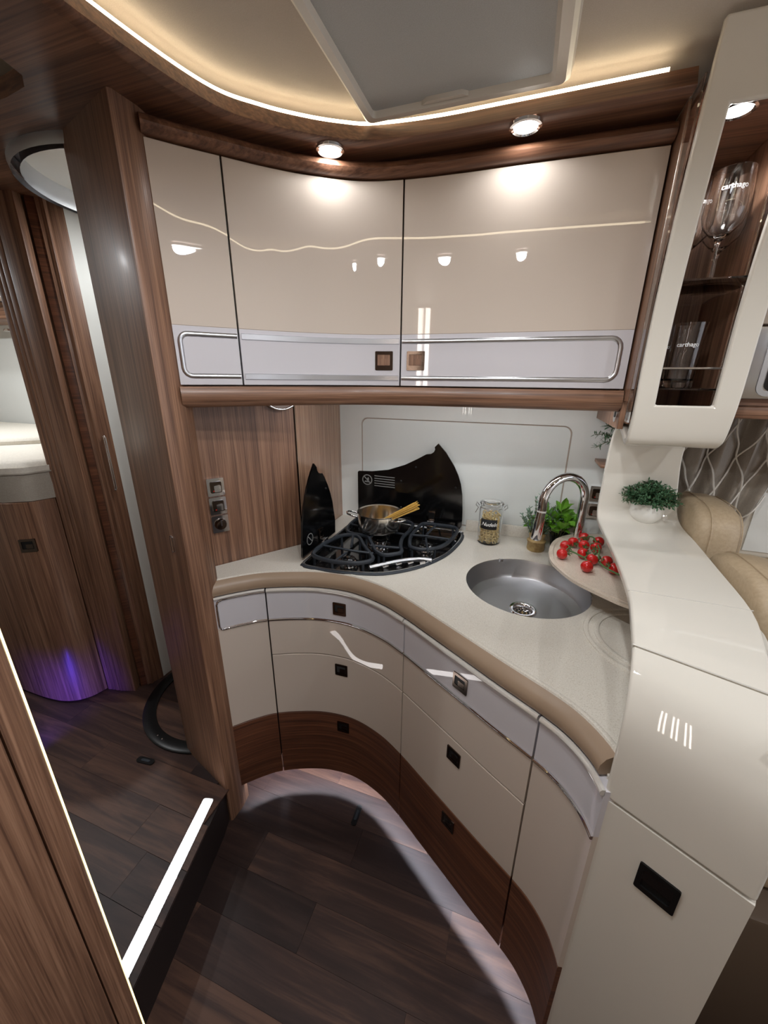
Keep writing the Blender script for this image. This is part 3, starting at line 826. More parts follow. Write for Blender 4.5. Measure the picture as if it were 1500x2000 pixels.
# burners
def burner(x, y, r, lab=None):
    b = lathe('burner', [(r*1.3, -.024), (r*1.25, -.018), (r*.9, -.016), (r*.9, -.008), (r*1.05, -.006), (r*1.05, .000), (r*.8, .003), (0, .003)], (x, y, ZT), 'chrome', hb, 28)
    lathe('burner_cap', [(r*.84, .003), (r*.84, .007), (r*.7, .010), (0, .011)], (x, y, ZT), 'enamel', b, 28)
    return b
burner(-.480, 1.050, .024); burner(-.275, 1.255, .024); burner(-.450, 1.255, .034)
# pan supports: curved cast bars
def support(loop, spokes, z=ZT+.030):
    bm = bmesh.new()
    tube_bm(bm, [(x, y, z) for x, y in loop], .0068, 6, True)
    for sp in spokes: tube_bm(bm, [(x, y, zz) for x, y, zz in sp], .0042, 6)
    # feet
    for i in range(0, len(loop), max(1, len(loop)//6)):
        x, y = loop[i]; tube_bm(bm, [(x, y, z), (x, y, ZT-.022)], .0042, 6)
    return fin(bm, 'pan_support', 'iron', hb, 60)
def dense(pts, n=5): return [(p.x, p.y) for p in catmull(pts, n, True)]
zz = ZT+.032
supA = dense([(-.583, 1.005), (-.560, .978), (-.500, .968), (-.440, .976), (-.408, .992), (-.388, 1.022), (-.412, 1.062), (-.452, 1.11), (-.490, 1.165), (-.520, 1.182), (-.560, 1.165), (-.584, 1.08)])
support(supA, [[(-.575, 1.06, zz), (-.48, 1.050, zz+.003)], [(-.40, 1.06, zz), (-.48, 1.05, zz+.003)], [(-.49, .972, zz), (-.48, 1.03, zz+.003)], [(-.52, 1.175, zz), (-.485, 1.08, zz+.003)]])
supB = dense([(-.366, 1.066), (-.334, 1.085), (-.320, 1.108), (-.336, 1.15), (-.35, 1.22), (-.345, 1.31), (-.36, 1.375), (-.44, 1.395), (-.54, 1.39), (-.575, 1.36), (-.575, 1.26), (-.545, 1.20), (-.475, 1.19), (-.44, 1.145), (-.40, 1.085)])
support(supB, [[(-.345, 1.25, zz), (-.40, 1.254, zz)], [(-.575, 1.28, zz), (-.50, 1.256, zz)], [(-.45, 1.395, zz), (-.45, 1.31, zz)], [(-.46, 1.17, zz), (-.452, 1.21, zz)], [(-.335, 1.13, zz), (-.43, 1.115, zz)]])
supC = dense([(-.296, 1.152), (-.262, 1.148), (-.224, 1.172), (-.196, 1.22), (-.182, 1.30), (-.180, 1.36), (-.20, 1.388), (-.26, 1.392), (-.315, 1.385), (-.325, 1.32), (-.326, 1.24), (-.310, 1.17)])
support(supC, [[(-.325, 1.255, zz), (-.275, 1.255, zz+.003)], [(-.188, 1.26, zz), (-.275, 1.255, zz+.003)], [(-.265, 1.39, zz), (-.275, 1.27, zz+.003)], [(-.24, 1.135, zz), (-.27, 1.235, zz+.003)]])
# chrome arc and control knobs at the front
arc = [(-.392, 1.004), (-.366, 1.030), (-.330, 1.068), (-.292, 1.098), (-.255, 1.116), (-.222, 1.120)]
bm = bmesh.new(); ap = catmull([Vector((a, b, ZT+.010)) for a, b in arc], 6); tube_bm(bm, ap, .0082, 8); fin(bm, 'chrome_arc', 'alu', hb, 60)
for (x, y) in ((-.345, 1.022), (-.312, 1.052), (-.280, 1.074), (-.246, 1.090)):
    kn = lathe('control_knob', [(.0125, -.022), (.0125, -.004), (.010, .002), (0, .003)], (x, y, ZT), 'enamel', hb, 18)
    obox('knob_grip', (x, y), (.7, .7), .010, .0032, ZT+.001, ZT+.017, 'chrome', kn, .0015)
# lids
lid_b = [(-.604, .905), (-.604, 1.092), (-.600, 1.097), (-.542, 1.100), (-.473, 1.112), (-.406, 1.137), (-.358, 1.163), (-.325, 1.183), (-.306, 1.186), (-.296, 1.194), (-.292, 1.203), (-.294, 1.212), (-.281, 1.226),
         (-.250, 1.194), (-.217, 1.146), (-.200, 1.113), (-.188, 1.080), (-.180, 1.040), (-.175, .985), (-.173, .940), (-.174, .915), (-.180, .903), (-.190, .899)]
YL = 1.424
lb = plate('glass_lid', lid_b, (0, YL, 0), (1, 0, 0), (0, 0, 1), (0, 1, 0), .006, 'blackglass', hb)
lb['label'] = 'tall black glass lid with curved top against the white wall'
def decal(parent, poly, holes=(), d=.0008, mat='print_grey', y=YL):
    return plate('printed_mark', poly, (0, y-d, 0), (1, 0, 0), (0, 0, 1), (0, 1, 0), d*.9, mat, parent, holes=holes)
cx_, cz_ = -.563, 1.064
decal(lb, circle(cx_, cz_, .0215, 32), [circle(cx_, cz_, .0180, 32)])
decal(lb, [(cx_-.0145, cz_+.0118), (cx_-.0118, cz_+.0145), (cx_+.0145, cz_-.0118), (cx_+.0118, cz_-.0145)])
decal(lb, [(cx_-.012, cz_-.010), (cx_+.010, cz_-.010), (cx_+.008, cz_-.005), (cx_-.010, cz_-.005)], d=.0006)
decal(lb, [(cx_-.002, cz_+.001), (cx_+.004, cz_+.012), (cx_+.008, cz_+.004), (cx_+.006, cz_-.002)], d=.0006)
for k, (zz0, x1) in enumerate(((1.083, -.447), (1.073, -.447), (1.063, -.447), (1.053, -.447), (1.043, -.446))):
    decal(lb, [(-.532, zz0-.0016), (x1, zz0-.0030), (x1, zz0-.0002), (-.532, zz0+.0014)])
for (x, z) in ((-.421, 1.071), (-.363, 1.131), (-.207, 1.065), (-.419, .963)):
    bm = bmesh.new(); bmesh.ops.create_uvsphere(bm, u_segments=10, v_segments=6, radius=.0042, matrix=Matrix.Translation((x, YL, z)) @ Matrix.Diagonal((1, .6, 1, 1))); fin(bm, 'rubber_stud', 'black', lb, 60)
for x in (-.292, -.495):
    hg = box('hinge', x-.014, x+.014, YL-.006, YL, .925, .963, 'darkchrome', lb, .001)
    box('hinge_plate', x-.011, x+.011, YL-.0072, YL-.004, .933, .958, 'black', hg)
    obox('hinge_arm', (x, YL-.012), (1, 0), .014, .010, .912, .927, 'chrome', hg, .003)
    tube('hinge_barrel', [(x-.013, YL-.016, .905), (x+.013, YL-.016, .905)], .009, 'chrome', hg, 14)
lid_l = [(1.222, .905), (1.224, .953), (1.208, 1.027), (1.194, 1.065), (1.177, 1.098), (1.155, 1.132), (1.141, 1.148), (1.128, 1.150), (1.115, 1.155), (1.107, 1.164), (1.104, 1.176), (1.089, 1.191), (1.070, 1.170),
         (1.056, 1.152), (1.038, 1.125), (1.025, 1.101), (1.008, 1.055), (.997, 1.009), (.990, .960), (.985, .910), (.988, .902)]
XL = -.619
ll = plate('glass_lid', lid_l, (XL, 0, 0), (0, 1, 0), (0, 0, 1), (1, 0, 0), .006, 'blackglass', hb)
ll['label'] = 'narrow pointed black glass lid beside the walnut wall'
plate('printed_mark', circle(1.036, .950, .020, 28), (XL+.0062, 0, 0), (0, 1, 0), (0, 0, 1), (1, 0, 0), .0006, 'print_grey', ll, holes=[circle(1.036, .950, .0172, 28)])
plate('printed_mark', [(1.024, .961), (1.026, .963), (1.049, .940), (1.047, .938)], (XL+.0062, 0, 0), (0, 1, 0), (0, 0, 1), (1, 0, 0), .0006, 'print_grey', ll)
bm = bmesh.new(); bmesh.ops.create_uvsphere(bm, u_segments=10, v_segments=6, radius=.0042, matrix=Matrix.Translation((XL+.006, 1.16, 1.09))); fin(bm, 'rubber_stud', 'black', ll, 60)
hg = box('hinge', XL+.006, XL+.011, 1.095, 1.12, .925, .963, 'darkchrome', ll, .001)
box('hinge_arm', XL+.008, XL+.030, 1.095, 1.12, .915, .930, 'chrome', hg, .003)
tube('hinge_barrel', [(XL+.018, 1.09, .905), (XL+.018, 1.12, .905)], .008, 'chrome', hg, 12)

# ------------------------------------------------------------------ pot with spaghetti
PC = (-.448, 1.252); PZ = ZT+.0388; PR = .081
pt = thing('cooking_pot', (PC[0], PC[1], PZ), 'polished steel cooking pot on the rear burner', 'pot')
lathe('body', [(0, .001), (PR*.86, .001), (PR*.93, .006), (PR*.95, .014), (PR*.955, .064), (PR, .068), (PR, .0695), (PR*.93, .067), (PR*.92, .016), (PR*.86, .007), (0, .006)], (PC[0], PC[1], PZ), 'steel_pot', pt, 44)
for ang in (math.radians(196), math.radians(-24)):
    ux = Vector((math.cos(ang), math.sin(ang), 0)); uy = Vector((-ux.y, ux.x, 0)); c0 = Vector((PC[0], PC[1], PZ+.056))
    p = [c0+ux*(PR*.95)+uy*.022-Vector((0, 0, .004)), c0+ux*(PR+.012)+uy*.022, c0+ux*(PR+.033)+uy*.017+Vector((0, 0, .006)), c0+ux*(PR+.037)+Vector((0, 0, .007)),
         c0+ux*(PR+.033)-uy*.017+Vector((0, 0, .006)), c0+ux*(PR+.012)-uy*.022, c0+ux*(PR*.95)-uy*.022-Vector((0, 0, .004))]
    tube('handle', p, .0036, 'chrome', pt, 8)
bm = bmesh.new()
sa, sb = Vector((-.478, 1.222, PZ+.012)), Vector((-.298, 1.205, 1.052))
ax = (sb-sa).normalized(); u_ = ax.orthogonal().normalized(); v_ = ax.cross(u_)
for k in range(46):
    a, r = random.uniform(0, 2*pi), .012*math.sqrt(random.random())
    fan = 1.0+random.uniform(0, .3); o1 = u_*math.cos(a)*r*.45+v_*math.sin(a)*r*.45; o2 = (u_*math.cos(a)+v_*math.sin(a))*r*fan
    tube_bm(bm, [sa+o1, sb+o2+ax*random.uniform(-.012, .006)], .0011, 5)
sg = fin(bm, 'spaghetti_bundle', 'spaghetti', None, 0)
tag(sg, 'bundle of dry spaghetti leaning out of the steel pot', 'pasta', kind='stuff')

# ------------------------------------------------------------------ pasta jar
JC = (-.066, 1.365); JR = .041
jr = thing('pasta_jar', (JC[0], JC[1], ZT), 'glass clip-top jar of pasta rings with a black chalk label', 'jar')
lathe('glass_body', [(0, 0), (JR-.004, 0), (JR, .005), (JR, .128), (JR-.004, .137), (JR-.004, .143), (JR-.007, .143), (JR-.007, .136), (JR-.003, .126), (JR-.003, .008), (JR-.007, .004), (0, .004)], (JC[0], JC[1], ZT), 'glass', jr, 40)
ld_ = lathe('lid', [(0, .157), (JR-.010, .157), (JR-.006, .153), (JR-.001, .152), (JR+.001, .148), (JR-.002, .1435), (JR-.012, .1435), (JR-.014, .153), (0, .1535)], (JC[0], JC[1], ZT), 'glass', jr, 40)
tube('wire_loop', [(JC[0]+(JR+.001)*math.cos(a), JC[1]+(JR+.001)*math.sin(a), ZT+.136) for a in [2*pi*i/32 for i in range(32)]], .0012, 'chrome', jr, 6, True)
for s in (-1, 1):
    x0 = JC[0]+s*(JR+.001)
    tube('clip', [(x0, JC[1]-.006, ZT+.138), (x0+s*.010, JC[1]-.008, ZT+.150), (x0+s*.012, JC[1]-.008, ZT+.138), (x0+s*.003, JC[1]-.008, ZT+.130), (x0+s*(.012 if s < 0 else .004), JC[1]-.010, ZT+(.110 if s < 0 else .128))], .0013, 'chrome', jr, 6)
la = math.atan2(-JC[1], -JC[0])-.12
bm = bmesh.new()
N = 16
for k in range(N+1):
    a = la-.72+1.44*k/N
    for z in (.062, .098): bm.verts.new((JC[0]+(JR+.0006)*math.cos(a), JC[1]+(JR+.0006)*math.sin(a), ZT+z))
bm.verts.ensure_lookup_table()
for k in range(N): bm.faces.new((bm.verts[2*k], bm.verts[2*k+2], bm.verts[2*k+3], bm.verts[2*k+1]))
lbl = fin(bm, 'label', 'slate', jr, 60)
so_ = lbl.modifiers.new('thick', 'SOLIDIFY'); so_.thickness = .0005; so_.offset = 0
text_on_cyl('writing', 'Nudeln', .019, JC, JR+.0012, ZT+.080, la+.05, 'chalk', lbl, .35)
bm = bmesh.new()
for lay in range(12):
    z = ZT+.012+lay*.0105
    if z > ZT+.112: break
    for q in range(8):
        a = 2*pi*q/8+lay*.37; r = .0282 if q % 3 else .0255
        mt = Matrix.Translation((JC[0]+r*math.cos(a), JC[1]+r*math.sin(a), z+random.uniform(-.002, .002))) @ Matrix.Rotation(a, 4, 'Z') @ Matrix.Rotation(random.uniform(-.9, .9)+pi/2, 4, 'Y') @ Matrix.Rotation(random.uniform(-.5, .5), 4, 'X')
        pts = [mt @ Vector((.0072*math.cos(2*pi*i/9), .0072*math.sin(2*pi*i/9), 0)) for i in range(9)]
        tube_bm(bm, pts, .0020, 5, True)
    for q in range(3):
        a = random.uniform(0, 2*pi); mt = Matrix.Translation((JC[0]+.012*math.cos(a), JC[1]+.012*math.sin(a), z)) @ Matrix.Rotation(random.uniform(0, 3), 4, 'X')
        tube_bm(bm, [mt @ Vector((.0062*math.cos(2*pi*i/9), .0062*math.sin(2*pi*i/9), 0)) for i in range(9)], .0021, 5, True)
ps = fin(bm, 'pasta_rings', 'pasta', None, 60)
tag(ps, 'small yellow pasta rings filling the clip-top glass jar', 'pasta', kind='stuff')

# ------------------------------------------------------------------ plants
def leaf_bm(bm, base, d, n, L, W, curl=.15):
    d, n = d.normalized(), n.normalized(); s = d.cross(n).normalized(); n = s.cross(d)
    prof = [(0, .0), (.25, .8), (.55, 1.0), (.82, .6), (1.0, 0)]
    rows_ = []
    for t, w_ in prof:
        c = base+d*(L*t)-n*(curl*L*t*t)
        if w_ == 0: rows_.append([bm.verts.new(c)])
        else: rows_.append([bm.verts.new(c-s*W*w_/2+n*W*.12), bm.verts.new(c-n*W*.03), bm.verts.new(c+s*W*w_/2+n*W*.12)])
    for A, B in zip(rows_, rows_[1:]):
        if len(A) == 1 and len(B) == 3: bm.faces.new((A[0], B[0], B[1])); bm.faces.new((A[0], B[1], B[2]))
        elif len(A) == 3 and len(B) == 3: bm.faces.new((A[0], A[1], B[1], B[0])); bm.faces.new((A[1], A[2], B[2], B[1]))
        else: bm.faces.new((A[0], A[1], B[0])); bm.faces.new((A[1], A[2], B[0]))
def rv():
    a, z = random.uniform(0, 2*pi), random.uniform(-1, 1); r = math.sqrt(1-z*z); return Vector((r*math.cos(a), r*math.sin(a), z))
def bush(t, c, n, hgt, spread, leafL, leafW, per, mat, pot_top, droop=0.0, arch=0.0, lean=(0, 0)):
    bs, bl = bmesh.new(), bmesh.new()
    for k in range(n):
        a = 2*pi*k/n*2.618+random.uniform(-.3, .3); rr = math.sqrt((k+.5)/n)
        tip = Vector((c[0]+math.cos(a)*spread*rr+lean[0], c[1]+math.sin(a)*spread*rr+lean[1], pot_top+hgt*(1-.55*rr*rr)*random.uniform(.85, 1.1)-droop*rr))
        b0 = Vector((c[0]+math.cos(a)*.012*rr, c[1]+math.sin(a)*.012*rr, pot_top-.004))
        m_ = (b0+tip)/2+Vector((0, 0, hgt*arch))
        P = catmull([b0, m_, tip], 5); tube_bm(bs, P, .0009, 4)
        for i in range(per):
            q = P[min(len(P)-1, int((.25+.75*i/(per-1))*(len(P)-1)+.5))]
            d = (rv()+(tip-b0).normalized()*.9+Vector((0, 0, .15)))
            leaf_bm(bl, q, d, Vector((0, 0, 1))+rv()*.5, leafL*random.uniform(.75, 1.2), leafW*random.uniform(.8, 1.1))
    s_ = fin(bs, 'stems', 'stem', t, 60); s_['kind'] = 'stuff'
    l_ = fin(bl, 'foliage', mat, t, 0, False); l_['kind'] = 'stuff'
# round evergreen in the white pot on the ledge
WP = (.362, 1.232); WZ = 1.071
wp = thing('potted_evergreen', (WP[0], WP[1], WZ), 'small round evergreen plant in a white bowl on the cream ledge', 'plant')
lathe('pot', [(0, 0), (.024, 0), (.029, .003), (.040, .020), (.0425, .036), (.040, .052), (.0365, .060), (.034, .060), (.037, .050), (.038, .036), (.030, .012), (0, .010)], (WP[0], WP[1], WZ), 'ceramic', wp, 40)
lathe('soil', [(0, .052), (.036, .050)], (WP[0], WP[1], WZ), 'soil', wp, 20)
bs, bl = bmesh.new(), bmesh.new()
for k in range(330):
    d = rv(); d.z = abs(d.z)*1.15-.12; rad = random.uniform(.72, 1.05)
    tip = Vector((WP[0]+d.x*.072*rad, WP[1]+d.y*.072*rad, WZ+.066+max(-.006, d.z*.050*rad)))
    b0 = Vector((WP[0]+d.x*.014, WP[1]+d.y*.014, WZ+.054)); P = catmull([b0, b0.lerp(tip, .55)+Vector((0, 0, .006)), tip], 4)
    tube_bm(bs, P, .0007, 3)
    ad = (tip-b0).normalized()
    for i in range(13):
        q = b0.lerp(tip, .45+.55*i/12)+Vector((0, 0, .004*(1-i/12)))
        leaf_bm(bl, q, rv()+ad*.8+Vector((0, 0, .3)), Vector((0, 0, 1))+rv()*.6, random.uniform(.0075, .0115), random.uniform(.0036, .005))
o = fin(bs, 'stems', 'stem', wp, 60); o['kind'] = 'stuff'
o = fin(bl, 'foliage', 'leaf_dark', wp, 0, False); o['kind'] = 'stuff'
# rosemary in paper pot
RP = (.095, 1.352)
rp = thing('potted_rosemary', (RP[0], RP[1], ZT), 'grey green herb in a kraft paper pot behind the sink', 'plant')
lathe('pot', [(0, 0), (.027, 0), (.029, .004), (.0285, .030), (.031, .032), (.031, .036), (.027, .038), (.024, .043), (.026, .055), (.029, .066), (.026, .064), (.022, .045), (0, .045)], (RP[0], RP[1], ZT), 'kraft', rp, 22, 60)
bush(rp, RP, 30, .145, .062, .014, .0055, 18, 'leaf_grey', ZT+.045, 0, .05, lean=(.005, 0))
# basil
BP = (.172, 1.385)
bp_ = thing('potted_basil', (BP[0], BP[1], ZT), 'bright green basil plant beside the chrome tap', 'plant')
lathe('pot', [(0, 0), (.026, 0), (.036, .055), (.034, .055), (.026, .045), (0, .045)], (BP[0], BP[1], ZT), 'black', bp_, 22)
bush(bp_, (BP[0]-.012, BP[1]-.006), 15, .10, .07, .046, .026, 6, 'leaf_light', ZT+.048, .008, .10, lean=(-.012, -.012))
# sprig plant on the small shelf at the right end of the back wall
SP = (.300, 1.372)
shf = thing('wall_shelf', (.31, 1.42, 1.20), 'small walnut shelf on the white wall behind the cream column', 'shelf')
box('board', .245, .42, 1.335, YW-.008, 1.195, 1.205, 'wood_x', shf, .002)
plate('bracket', [(0, 0), (.03, 0), (.03, -.05)], (.33, 1.42, 1.195), (0, 1, 0), (0, 0, 1), (1, 0, 0), .008, 'wood_x', shf)
sp = thing('sprig_plant', (SP[0], SP[1], 1.2052), 'sprigs of rosemary in a pot on the small wall shelf', 'plant')
lathe('pot', [(0, 0), (.025, 0), (.030, .045), (.028, .045), (.024, .038), (0, .038)], (SP[0], SP[1], 1.2052), 'wood_v', sp, 20)
bs, bl = bmesh.new(), bmesh.new()
for tip in ((-.085, -.03, .055), (-.075, -.02, .015), (-.06, -.04, .085), (-.02, -.04, .11), (.03, .0, .10), (.01, .03, .09), (-.05, .02, .04), (-.03, -.05, .06)):
    b0 = Vector((SP[0], SP[1], 1.24)); tp_ = b0+Vector(tip); m_ = (b0+tp_)/2+Vector((0, 0, .025))
    P = catmull([b0, m_, tp_], 8); tube_bm(bs, P, .0011, 5)
    for i, q in enumerate(P[4:]):
        for s in range(3):
            leaf_bm(bl, q, rv()+(tp_-b0).normalized()*.8, Vector((0, 0, 1))+rv()*.4, random.uniform(.013, .020), .0032)
o = fin(bs, 'stems', 'stem', sp, 60); o['kind'] = 'stuff'
o = fin(bl, 'foliage', 'leaf_dark', sp, 0, False); o['kind'] = 'stuff'

# ------------------------------------------------------------------ serving board with tomatoes
ZBD = .965
bd = thing('serving_board', (.322, 1.135, ZT), 'round beige board raised over the worktop carrying tomatoes', 'board')
bpts = [(p.x, p.y) for p in catmull([(.120, 1.150), (.124, 1.20), (.136, 1.253), (.157, 1.298), (.198, 1.344), (.255, 1.370), (.32, 1.375), (.395, 1.34), (.42, 1.15), (.41, .95), (.35, .895), (.280, .912), (.233, .944), (.172, 1.001), (.135, 1.070), (.123, 1.11)], 5, True)]
slab('plate', bpts, [], ZBD-.008, ZBD, 'board', bd)
bin_ = shrink(bpts, .012)
bm = bmesh.new(); tube_bm(bm, [(x, y, ZBD-.0005) for x, y in bin_], .0018, 6, True); fin(bm, 'raised_ring', 'board', bd, 60)
lathe('foot', [(0, 0), (.05, 0), (.05, .004), (.03, .008), (.03, ZBD-ZT-.008), (0, ZBD-ZT-.008)], (.355, 1.16, ZT), 'alu', bd, 24)
TP = [(.166, 1.193), (.152, 1.126), (.191, 1.230), (.206, 1.222), (.228, 1.283), (.231, 1.213), (.209, 1.150), (.228, 1.116), (.208, 1.062), (.266, 1.262), (.264, 1.116), (.276, 1.074)]
tv = thing('vine_tomatoes', (.21, 1.16, ZBD), 'red cherry tomatoes on a green vine lying on the board', 'tomatoes')
tr = .0158
cal_c = {0: (.175, 1.16), 1: (.172, 1.118)}
placed = []
for k, (x, y) in enumerate(TP):
    for (qx, qy) in placed:
        dxx, dyy = x-qx, y-qy; dl = math.hypot(dxx, dyy)
        if dl < 2*tr+.0005 and dl > 1e-5: x, y = qx+dxx/dl*(2*tr+.0005), qy+dyy/dl*(2*tr+.0005)
    placed.append((x, y))
    bm = bmesh.new(); bmesh.ops.create_uvsphere(bm, u_segments=18, v_segments=12, radius=tr)
    to = Vector((.222-x, 1.13-y, .012)); to = to.normalized() if to.length > .02 else Vector((.3, .2, .9)).normalized()
    for v in bm.verts:
        v.co.z *= .96
        if v.co.z > tr*.8: v.co.z -= (v.co.z-tr*.8)*.5
    rot = Vector((0, 0, 1)).rotation_difference(to).to_matrix().to_4x4()
    bmesh.ops.transform(bm, matrix=Matrix.Translation((x, y, ZBD+tr+.0004)) @ rot, verts=bm.verts)
    t_ = fin(bm, 'tomato', 'tomato', tv, 60)
    bm = bmesh.new(); cb = Vector((x, y, ZBD+tr))+to*tr*.90
    for q in range(5):
        a = 2*pi*q/5; r_ = to.orthogonal().normalized(); s_ = to.cross(r_); d = r_*math.cos(a)+s_*math.sin(a)
        leaf_bm(bm, cb, d*.95+to*.35, to, .013, .0042, -.25)
    tube_bm(bm, [cb-to*.002, cb+to*.012], .0014, 5)
    fin(bm, 'calyx', 'vine', t_, 0, False)
v1 = [(.172, 1.147), (.186, 1.122), (.203, 1.10), (.218, 1.126), (.238, 1.14), (.248, 1.096), (.257, 1.060), (.279, 1.019)]
v2 = [(.236, 1.262), (.246, 1.245), (.252, 1.205), (.252, 1.165), (.246, 1.14), (.240, 1.10)]
bm = bmesh.new()
tube_bm(bm, catmull([Vector((x, y, ZBD+.020+.006*math.sin(i))) for i, (x, y) in enumerate(v1)], 5), .0024, 7)
tube_bm(bm, catmull([Vector((x, y, ZBD+.030+.004*math.sin(2*i))) for i, (x, y) in enumerate(v2)], 5), .0022, 7)
for (x, y) in placed:
    c_ = min([Vector(q) for q in v1+v2], key=lambda q: (q-Vector((x, y))).length)
    e_ = Vector((x, y))+(c_-Vector((x, y))).normalized()*tr
    tube_bm(bm, catmull([Vector((e_.x, e_.y, ZBD+.024)), Vector(((e_.x+c_.x)/2, (e_.y+c_.y)/2, ZBD+.030)), Vector((c_.x, c_.y, ZBD+.022))], 3), .0014, 5)
fin(bm, 'vine', 'vine', tv, 60)

# ------------------------------------------------------------------ cream column with ledge and display cabinet
# side profile as left and right border curves, lofted into one curved shell
PL = [(.190, .530, .000), (.190, .530, .400), (.190, .530, .8245)]
LB = [(.190, .530, .8275), (.190, .533, .930), (.192, .545, .985), (.198, .575, 1.030), (.207, .620, 1.054), (.218, .690, 1.064), (.230, .780, 1.069), (.238, .95, 1.070), (.240, 1.10, 1.071), (.240, 1.185, 1.0715),
      (.240, 1.218, 1.080), (.240, 1.234, 1.105), (.240, 1.237, 1.160), (.240, 1.236, 1.240), (.240, 1.228, 1.290), (.240, 1.205, 1.322), (.240, 1.17, 1.330), (.239, 1.12, 1.318), (.238, 1.085, 1.305), (.237, 1.058, 1.312),
      (.236, 1.042, 1.335), (.236, 1.037, 1.400), (.235, 1.040, 1.47), (.235, 1.040, 1.58), (.235, 1.032, 1.69), (.234, 1.015, 1.79), (.234, 1.000, 1.88), (.234, .985, 1.95), (.234, .970, 2.003)]
RB = [(.348, .442, .8275), (.349, .447, .930), (.351, .462, .985), (.358, .495, 1.028), (.372, .560, 1.052), (.392, .650, 1.062), (.424, .775, 1.068), (.437, .95, 1.070), (.447, 1.10, 1.071), (.450, 1.185, 1.0715),
      (.446, 1.218, 1.080), (.438, 1.234, 1.105), (.428, 1.237, 1.160), (.418, 1.236, 1.240), (.416, 1.228, 1.290), (.416, 1.205, 1.322), (.418, 1.17, 1.330), (.422, 1.13, 1.318), (.424, 1.098, 1.305), (.425, 1.070, 1.312),
      (.426, 1.052, 1.335), (.427, 1.042, 1.400), (.428, 1.042, 1.47), (.428, 1.042, 1.58), (.428, 1.034, 1.69), (.428, 1.017, 1.79), (.428, 1.002, 1.88), (.428, .987, 1.95), (.428, .972, 2.003)]
NV = 4
LC, RC = catmull(LB, NV), catmull(RB, NV)
def shell(name, i0, i1, us, mat, parent, th=.016, skip=None):
    """loft between the border curves, thickness behind the visible face"""
    bm = bmesh.new(); G_, K_ = {}, {}
    n = len(LC)
    def P(i, u): return LC[i].lerp(RC[i], u)
    for i in range(i0, i1+1):
        for j, u in enumerate(us):
            p = P(i, u); t = P(min(n-1, i+1), u)-P(max(0, i-1), u); c_ = RC[i]-LC[i]
            nn = t.cross(c_).normalized()      # away from the visible side
            G_[i, j] = bm.verts.new(p); K_[i, j] = bm.verts.new(p+nn*th)
    cells = set()
    for i in range(i0, i1):
        for j in range(len(us)-1):
            if skip and skip(i, j): continue
            cells.add((i, j))
    for (i, j) in cells:
        bm.faces.new((G_[i, j], G_[i, j+1], G_[i+1, j+1], G_[i+1, j]))
        bm.faces.new((K_[i, j], K_[i+1, j], K_[i+1, j+1], K_[i, j+1]))
        for (a, b, nb) in (((i, j), (i, j+1), (i-1, j)), ((i+1, j), (i+1, j+1), (i+1, j)), ((i, j), (i+1, j), (i, j-1)), ((i, j+1), (i+1, j+1), (i, j+1))):
            if nb not in cells: bm.faces.new((G_[a], G_[b], K_[b], K_[a]))
    loose = [v for v in bm.verts if not v.link_faces]
    for v in loose: bm.verts.remove(v)
    o = fin(bm, name, mat, parent, 35)
    b_ = o.modifiers.new('rounded_edges', 'BEVEL'); b_.width = .0055; b_.segments = 4; b_.limit_method = 'ANGLE'; b_.angle_limit = math.radians(55); b_.harden_normals = True
    return o
cl = thing('column_unit', (.31, .8, 0), 'cream gloss column with a flowing ledge and glazed display cabinet', 'cabinet')
us = [0, .06, .12, .17, .205, .23, .35, .5, .65, .745, .77, .81, .87, .93, 1]
iz = lambda z: min(range(60, len(LC)), key=lambda i: abs(LC[i].z-z))
W0, W1 = iz(1.405), iz(1.90)
ja, jb = us.index(.205), us.index(.77)
def skip(i, j):
    return W0 <= i < W1 and ja <= j < jb
iA = 6*NV      # seam across the ledge at its front
shell('curved_front', 0, 4*NV, us[:], 'cream', cl)
shell('ledge', 4*NV, len(LC)-1, us, 'cream', cl, skip=skip)
# seams: thin raised beads across the shell
def bead(i, name='seam'):
    tube(name, [LC[i].lerp(RC[i], u)+Vector((0, 0, .0003)) for u in (0.0, .25, .5, .75, 1.0)], .0011, 'white_rail', cl, 6)
bead(4*NV); bead(6*NV)
# lower door
LD, RD = Vector((.190, .530)), Vector((.348, .442)); ld = (RD-LD).normalized(); ldn = Vector((ld.y, -ld.x))
dpoly = [(LD.x, LD.y), (RD.x, RD.y), (RD.x-ldn.x*.018, RD.y-ldn.y*.018), (LD.x-ldn.x*.018, LD.y-ldn.y*.018)]
door = slab('door', dpoly, [], .03, .8245, 'cream', cl)
hc = LD.lerp(RD, .51)
eu2, en2 = (ld.x, ld.y, 0), (ldn.x, ldn.y, 0)
hd = plate('handle', rrect(-.026, .026, -.027, .027, .003, 3), (hc.x, hc.y, .733), eu2, (0, 0, 1), en2, .003, 'black', door, holes=[rrect(-.019, .019, -.017, .017, .003, 3)])
plate('grip_bar', rrect(-.019, .019, -.004, .017, .003, 3), (hc.x-ldn.x*.006, hc.y-ldn.y*.006, .733), eu2, (0, 0, 1), en2, .008, 'enamel', hd)
plate('grip_well', rrect(-.019, .019, -.017, .017, .003, 3), (hc.x-ldn.x*.006, hc.y-ldn.y*.006, .733), eu2, (0, 0, 1), en2, .0064, 'black', hd)
# sides and back of the lower column
slab('body', [(.195, .549), (.34, .466), (.352, .462), (.40, .56), (.442, .66), (.442, YW-.01), (.432, YW-.01), (.432, .66), (.30, .60), (.2, .6)], [], 0.0, ZT-.04, 'cream', cl)
slab('side_panel', [(.354, .468), (.375, .53), (.40, .60), (.430, .74), (.440, .9), (.444, YW-.01), (.434, YW-.01), (.430, .9), (.426, .75), (.39, .61), (.365, .54), (.345, .475)], [], ZT-.04, 1.045, 'cream', cl)
